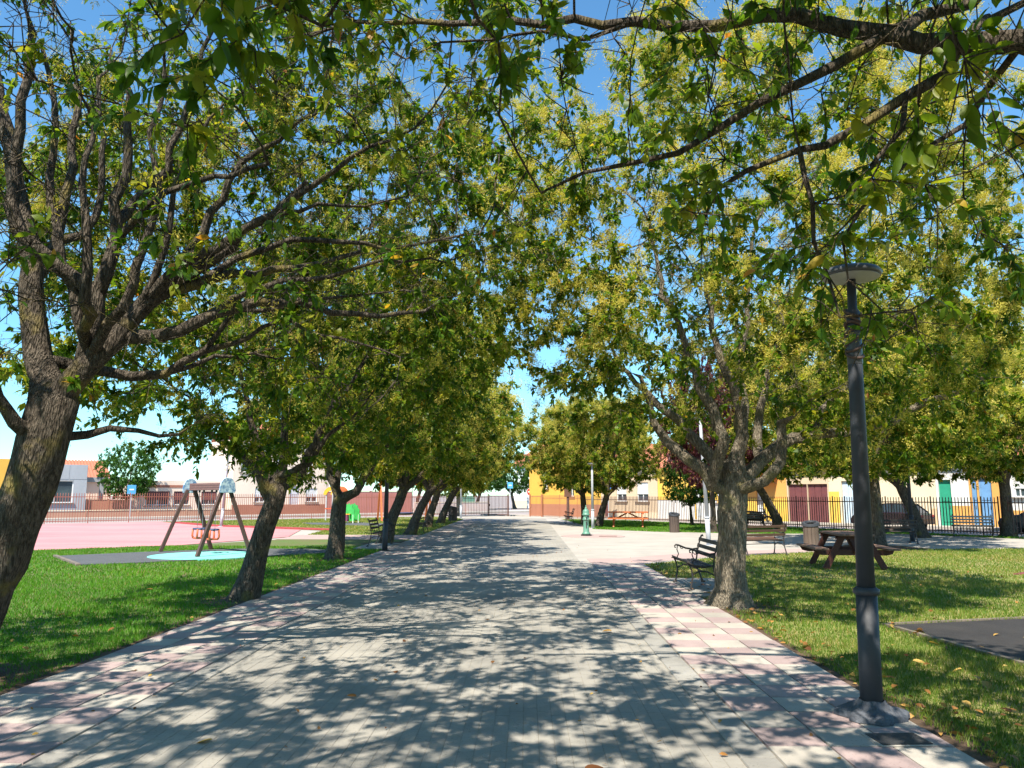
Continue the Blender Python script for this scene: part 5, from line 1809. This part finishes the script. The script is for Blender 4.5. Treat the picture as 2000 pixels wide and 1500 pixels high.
sd = math.atan2(-.714, .70)
car('dark car with a maroon tint parked behind the railings in front of the cream house', (18.3, 39.4, -.1), math.atan2(.79, -.62), M_CAR_RED)
bpy.data.objects['parked_car'].scale = (.85, .85, .88)
c2 = copy_thing(bpy.data.objects['parked_car'], (23.0, 34.8, -.1), math.atan2(.74, -.68), 'dark car at the edge of the view behind the smooth grey trunk')
for c in c2.children:
    if c.name.split('.')[0] in ('body', 'roof', 'pillar', 'wing_mirror'):
        c.material_slots[0].link = 'OBJECT'
        c.material_slots[0].material = M_CAR

t = thing('motorbike', 'dark parked motorbike half hidden behind the stout privet trunk', 'motorbike', (12.15, 41.6, -.1), R(-38))
for x in (-.68, .68):
    w = MB()
    w.tube([(x + .27 * math.cos(a), 0, .31 + .27 * math.sin(a)) for a in np.linspace(0, 6.283, 21)], .05, 8)
    for q in range(8):
        a = q * math.pi / 4
        w.bar((x, 0, .31), (x + .25 * math.cos(a), 0, .31 + .25 * math.sin(a)), .015, .015)
    w.build('wheel', M_TYRE, t, True)
MB().prism([(-.5, .35), (.35, .33), (.45, .55), (.30, .82), (-.05, .86), (-.35, .72), (-.85, .80), (-.9, .72), (-.55, .6)], .28, Matrix(((1, 0, 0, 0), (0, 0, -1, 0), (0, 1, 0, 0), (0, 0, 0, 1)))).build('body', M_CAR, t, bevel=.05)
MB().box((-.42, 0, .83), (.7, .26, .08)).build('saddle', M_IRON, t, bevel=.03)
MB().tube([(.68, .09, .31), (.48, .09, .95)], .028, 7).tube([(.68, -.09, .31), (.48, -.09, .95)], .028, 7).build('fork', M_CHAIN, t)
MB().tube([(.42, -.36, 1.0), (.5, -.15, .98), (.5, .15, .98), (.42, .36, 1.0)], .018, 6).build('handlebar', M_IRON, t)

# ================================================================== FALLEN LEAVES AND LITTER
lf = []
ts = [single_leaf(k) for k in (0.0, .35, .7, 1.0)]
for me in ts:
    me.materials.clear()
    me.materials.append(M_DEAD)


def ground_leaf(x, y, label, grp, k, s=.085, z=.018):
    o = share('fallen_leaf', ts[k], None, (x, y, z), (rnd.uniform(-.35, .35), rnd.uniform(-.3, .3), rnd.uniform(0, 6.28)), (s * .62, s, s * 1.6))
    return tag(o, label, 'leaf', grp)


PL = 'fallen leaves lying on the paving'
ground_leaf(.33, 4.72, 'crumpled dark brown leaf at the bottom edge of the brick path', PL, 0, .14, .02)
ground_leaf(1.0, 9.35, 'single pale orange leaf on the sunlit bricks before the pink tiles', PL, 2, .11, .02)
ground_leaf(-2.05, 5.25, 'yellowish leaf on the shaded bricks near the lawn-side gutter', PL, 3, .11, .02)
ground_leaf(-1.35, 6.35, 'small orange leaf on the bricks among the dapples', PL, 1, .08, .02)
ground_leaf(-3.55, 7.2, 'rust-coloured leaf on the lawn-side tiles', PL, 1, .09, .026)
COLOURS = {1: 'rust-brown', 2: 'orange', 3: 'pale yellow'}
for i in range(18):
    y = rnd.uniform(4.6, 9.8)
    x = rnd.uniform(2.95, 5.0) + .22 * y - 1.0
    k = rnd.choice((1, 2, 3))
    where = 'beside the near lamp post' if x < 2.42 + .03 * y + .3 else ('by the black rubber mat' if y > 6.8 else 'at the edge of the view')
    ground_leaf(x, y, COLOURS[k] + ' fallen leaf in the grass ' + where, 'fallen leaves in the near grass on the bench side', k, rnd.uniform(.08, .125), .045)
for i in range(8):
    y = rnd.uniform(6.5, 15)
    k = rnd.choice((1, 2))
    ground_leaf(-4.6 - rnd.random() * .24 * y, y, COLOURS[k] + ' leaf in the lawn ' + ('before' if y < 11.5 else 'behind') + ' the bent trunk', 'fallen leaves in the lawn under the leaning trees', k, rnd.uniform(.07, .12), .045)


def scatter(n, fx, name, seed, smin, smax):
    g = np.random.default_rng(seed)
    P, z = fx(g, n)
    a = g.uniform(0, 6.283, n)
    d = np.stack([np.cos(a), np.sin(a), g.normal(0, .18, n)], 1)
    d /= np.linalg.norm(d, axis=1)[:, None]
    ln = g.uniform(smin, smax, n)
    V, L, Z, T = leaves_np(np.stack([P[:, 0], P[:, 1], z], 1), d, ln, ln * .5, g, 'mid', g.uniform(0, 1, n))
    tag(put(bpy.data.objects.new(name, np_mesh(name, V, L, Z, M_DEAD, T))), kind='stuff')


def f_right(g, n):
    y = 3.6 + 14 * g.random(n) ** 1.4
    x = 2.78 + np.abs(g.normal(0, 1, n)) * np.where(g.random(n) < .45, .3, .35 + .22 * y)
    return np.stack([x, y], 1), np.where(x > 2.9, .04, .02)


def f_path(g, n):
    y = 4 + 22 * g.random(n) ** 1.3
    return np.stack([g.uniform(-4.2, 2.7, n), y], 1), np.full(n, .024)


def f_left(g, n):
    y = 5 + 18 * g.random(n)
    x = -4.28 - np.abs(g.normal(0, .9, n))
    return np.stack([x, y], 1), np.full(n, .035)


scatter(420, f_right, 'fallen_leaves', 61, .05, .10)
scatter(220, f_path, 'fallen_leaves', 62, .03, .06)
scatter(90, f_left, 'fallen_leaves', 63, .04, .08)
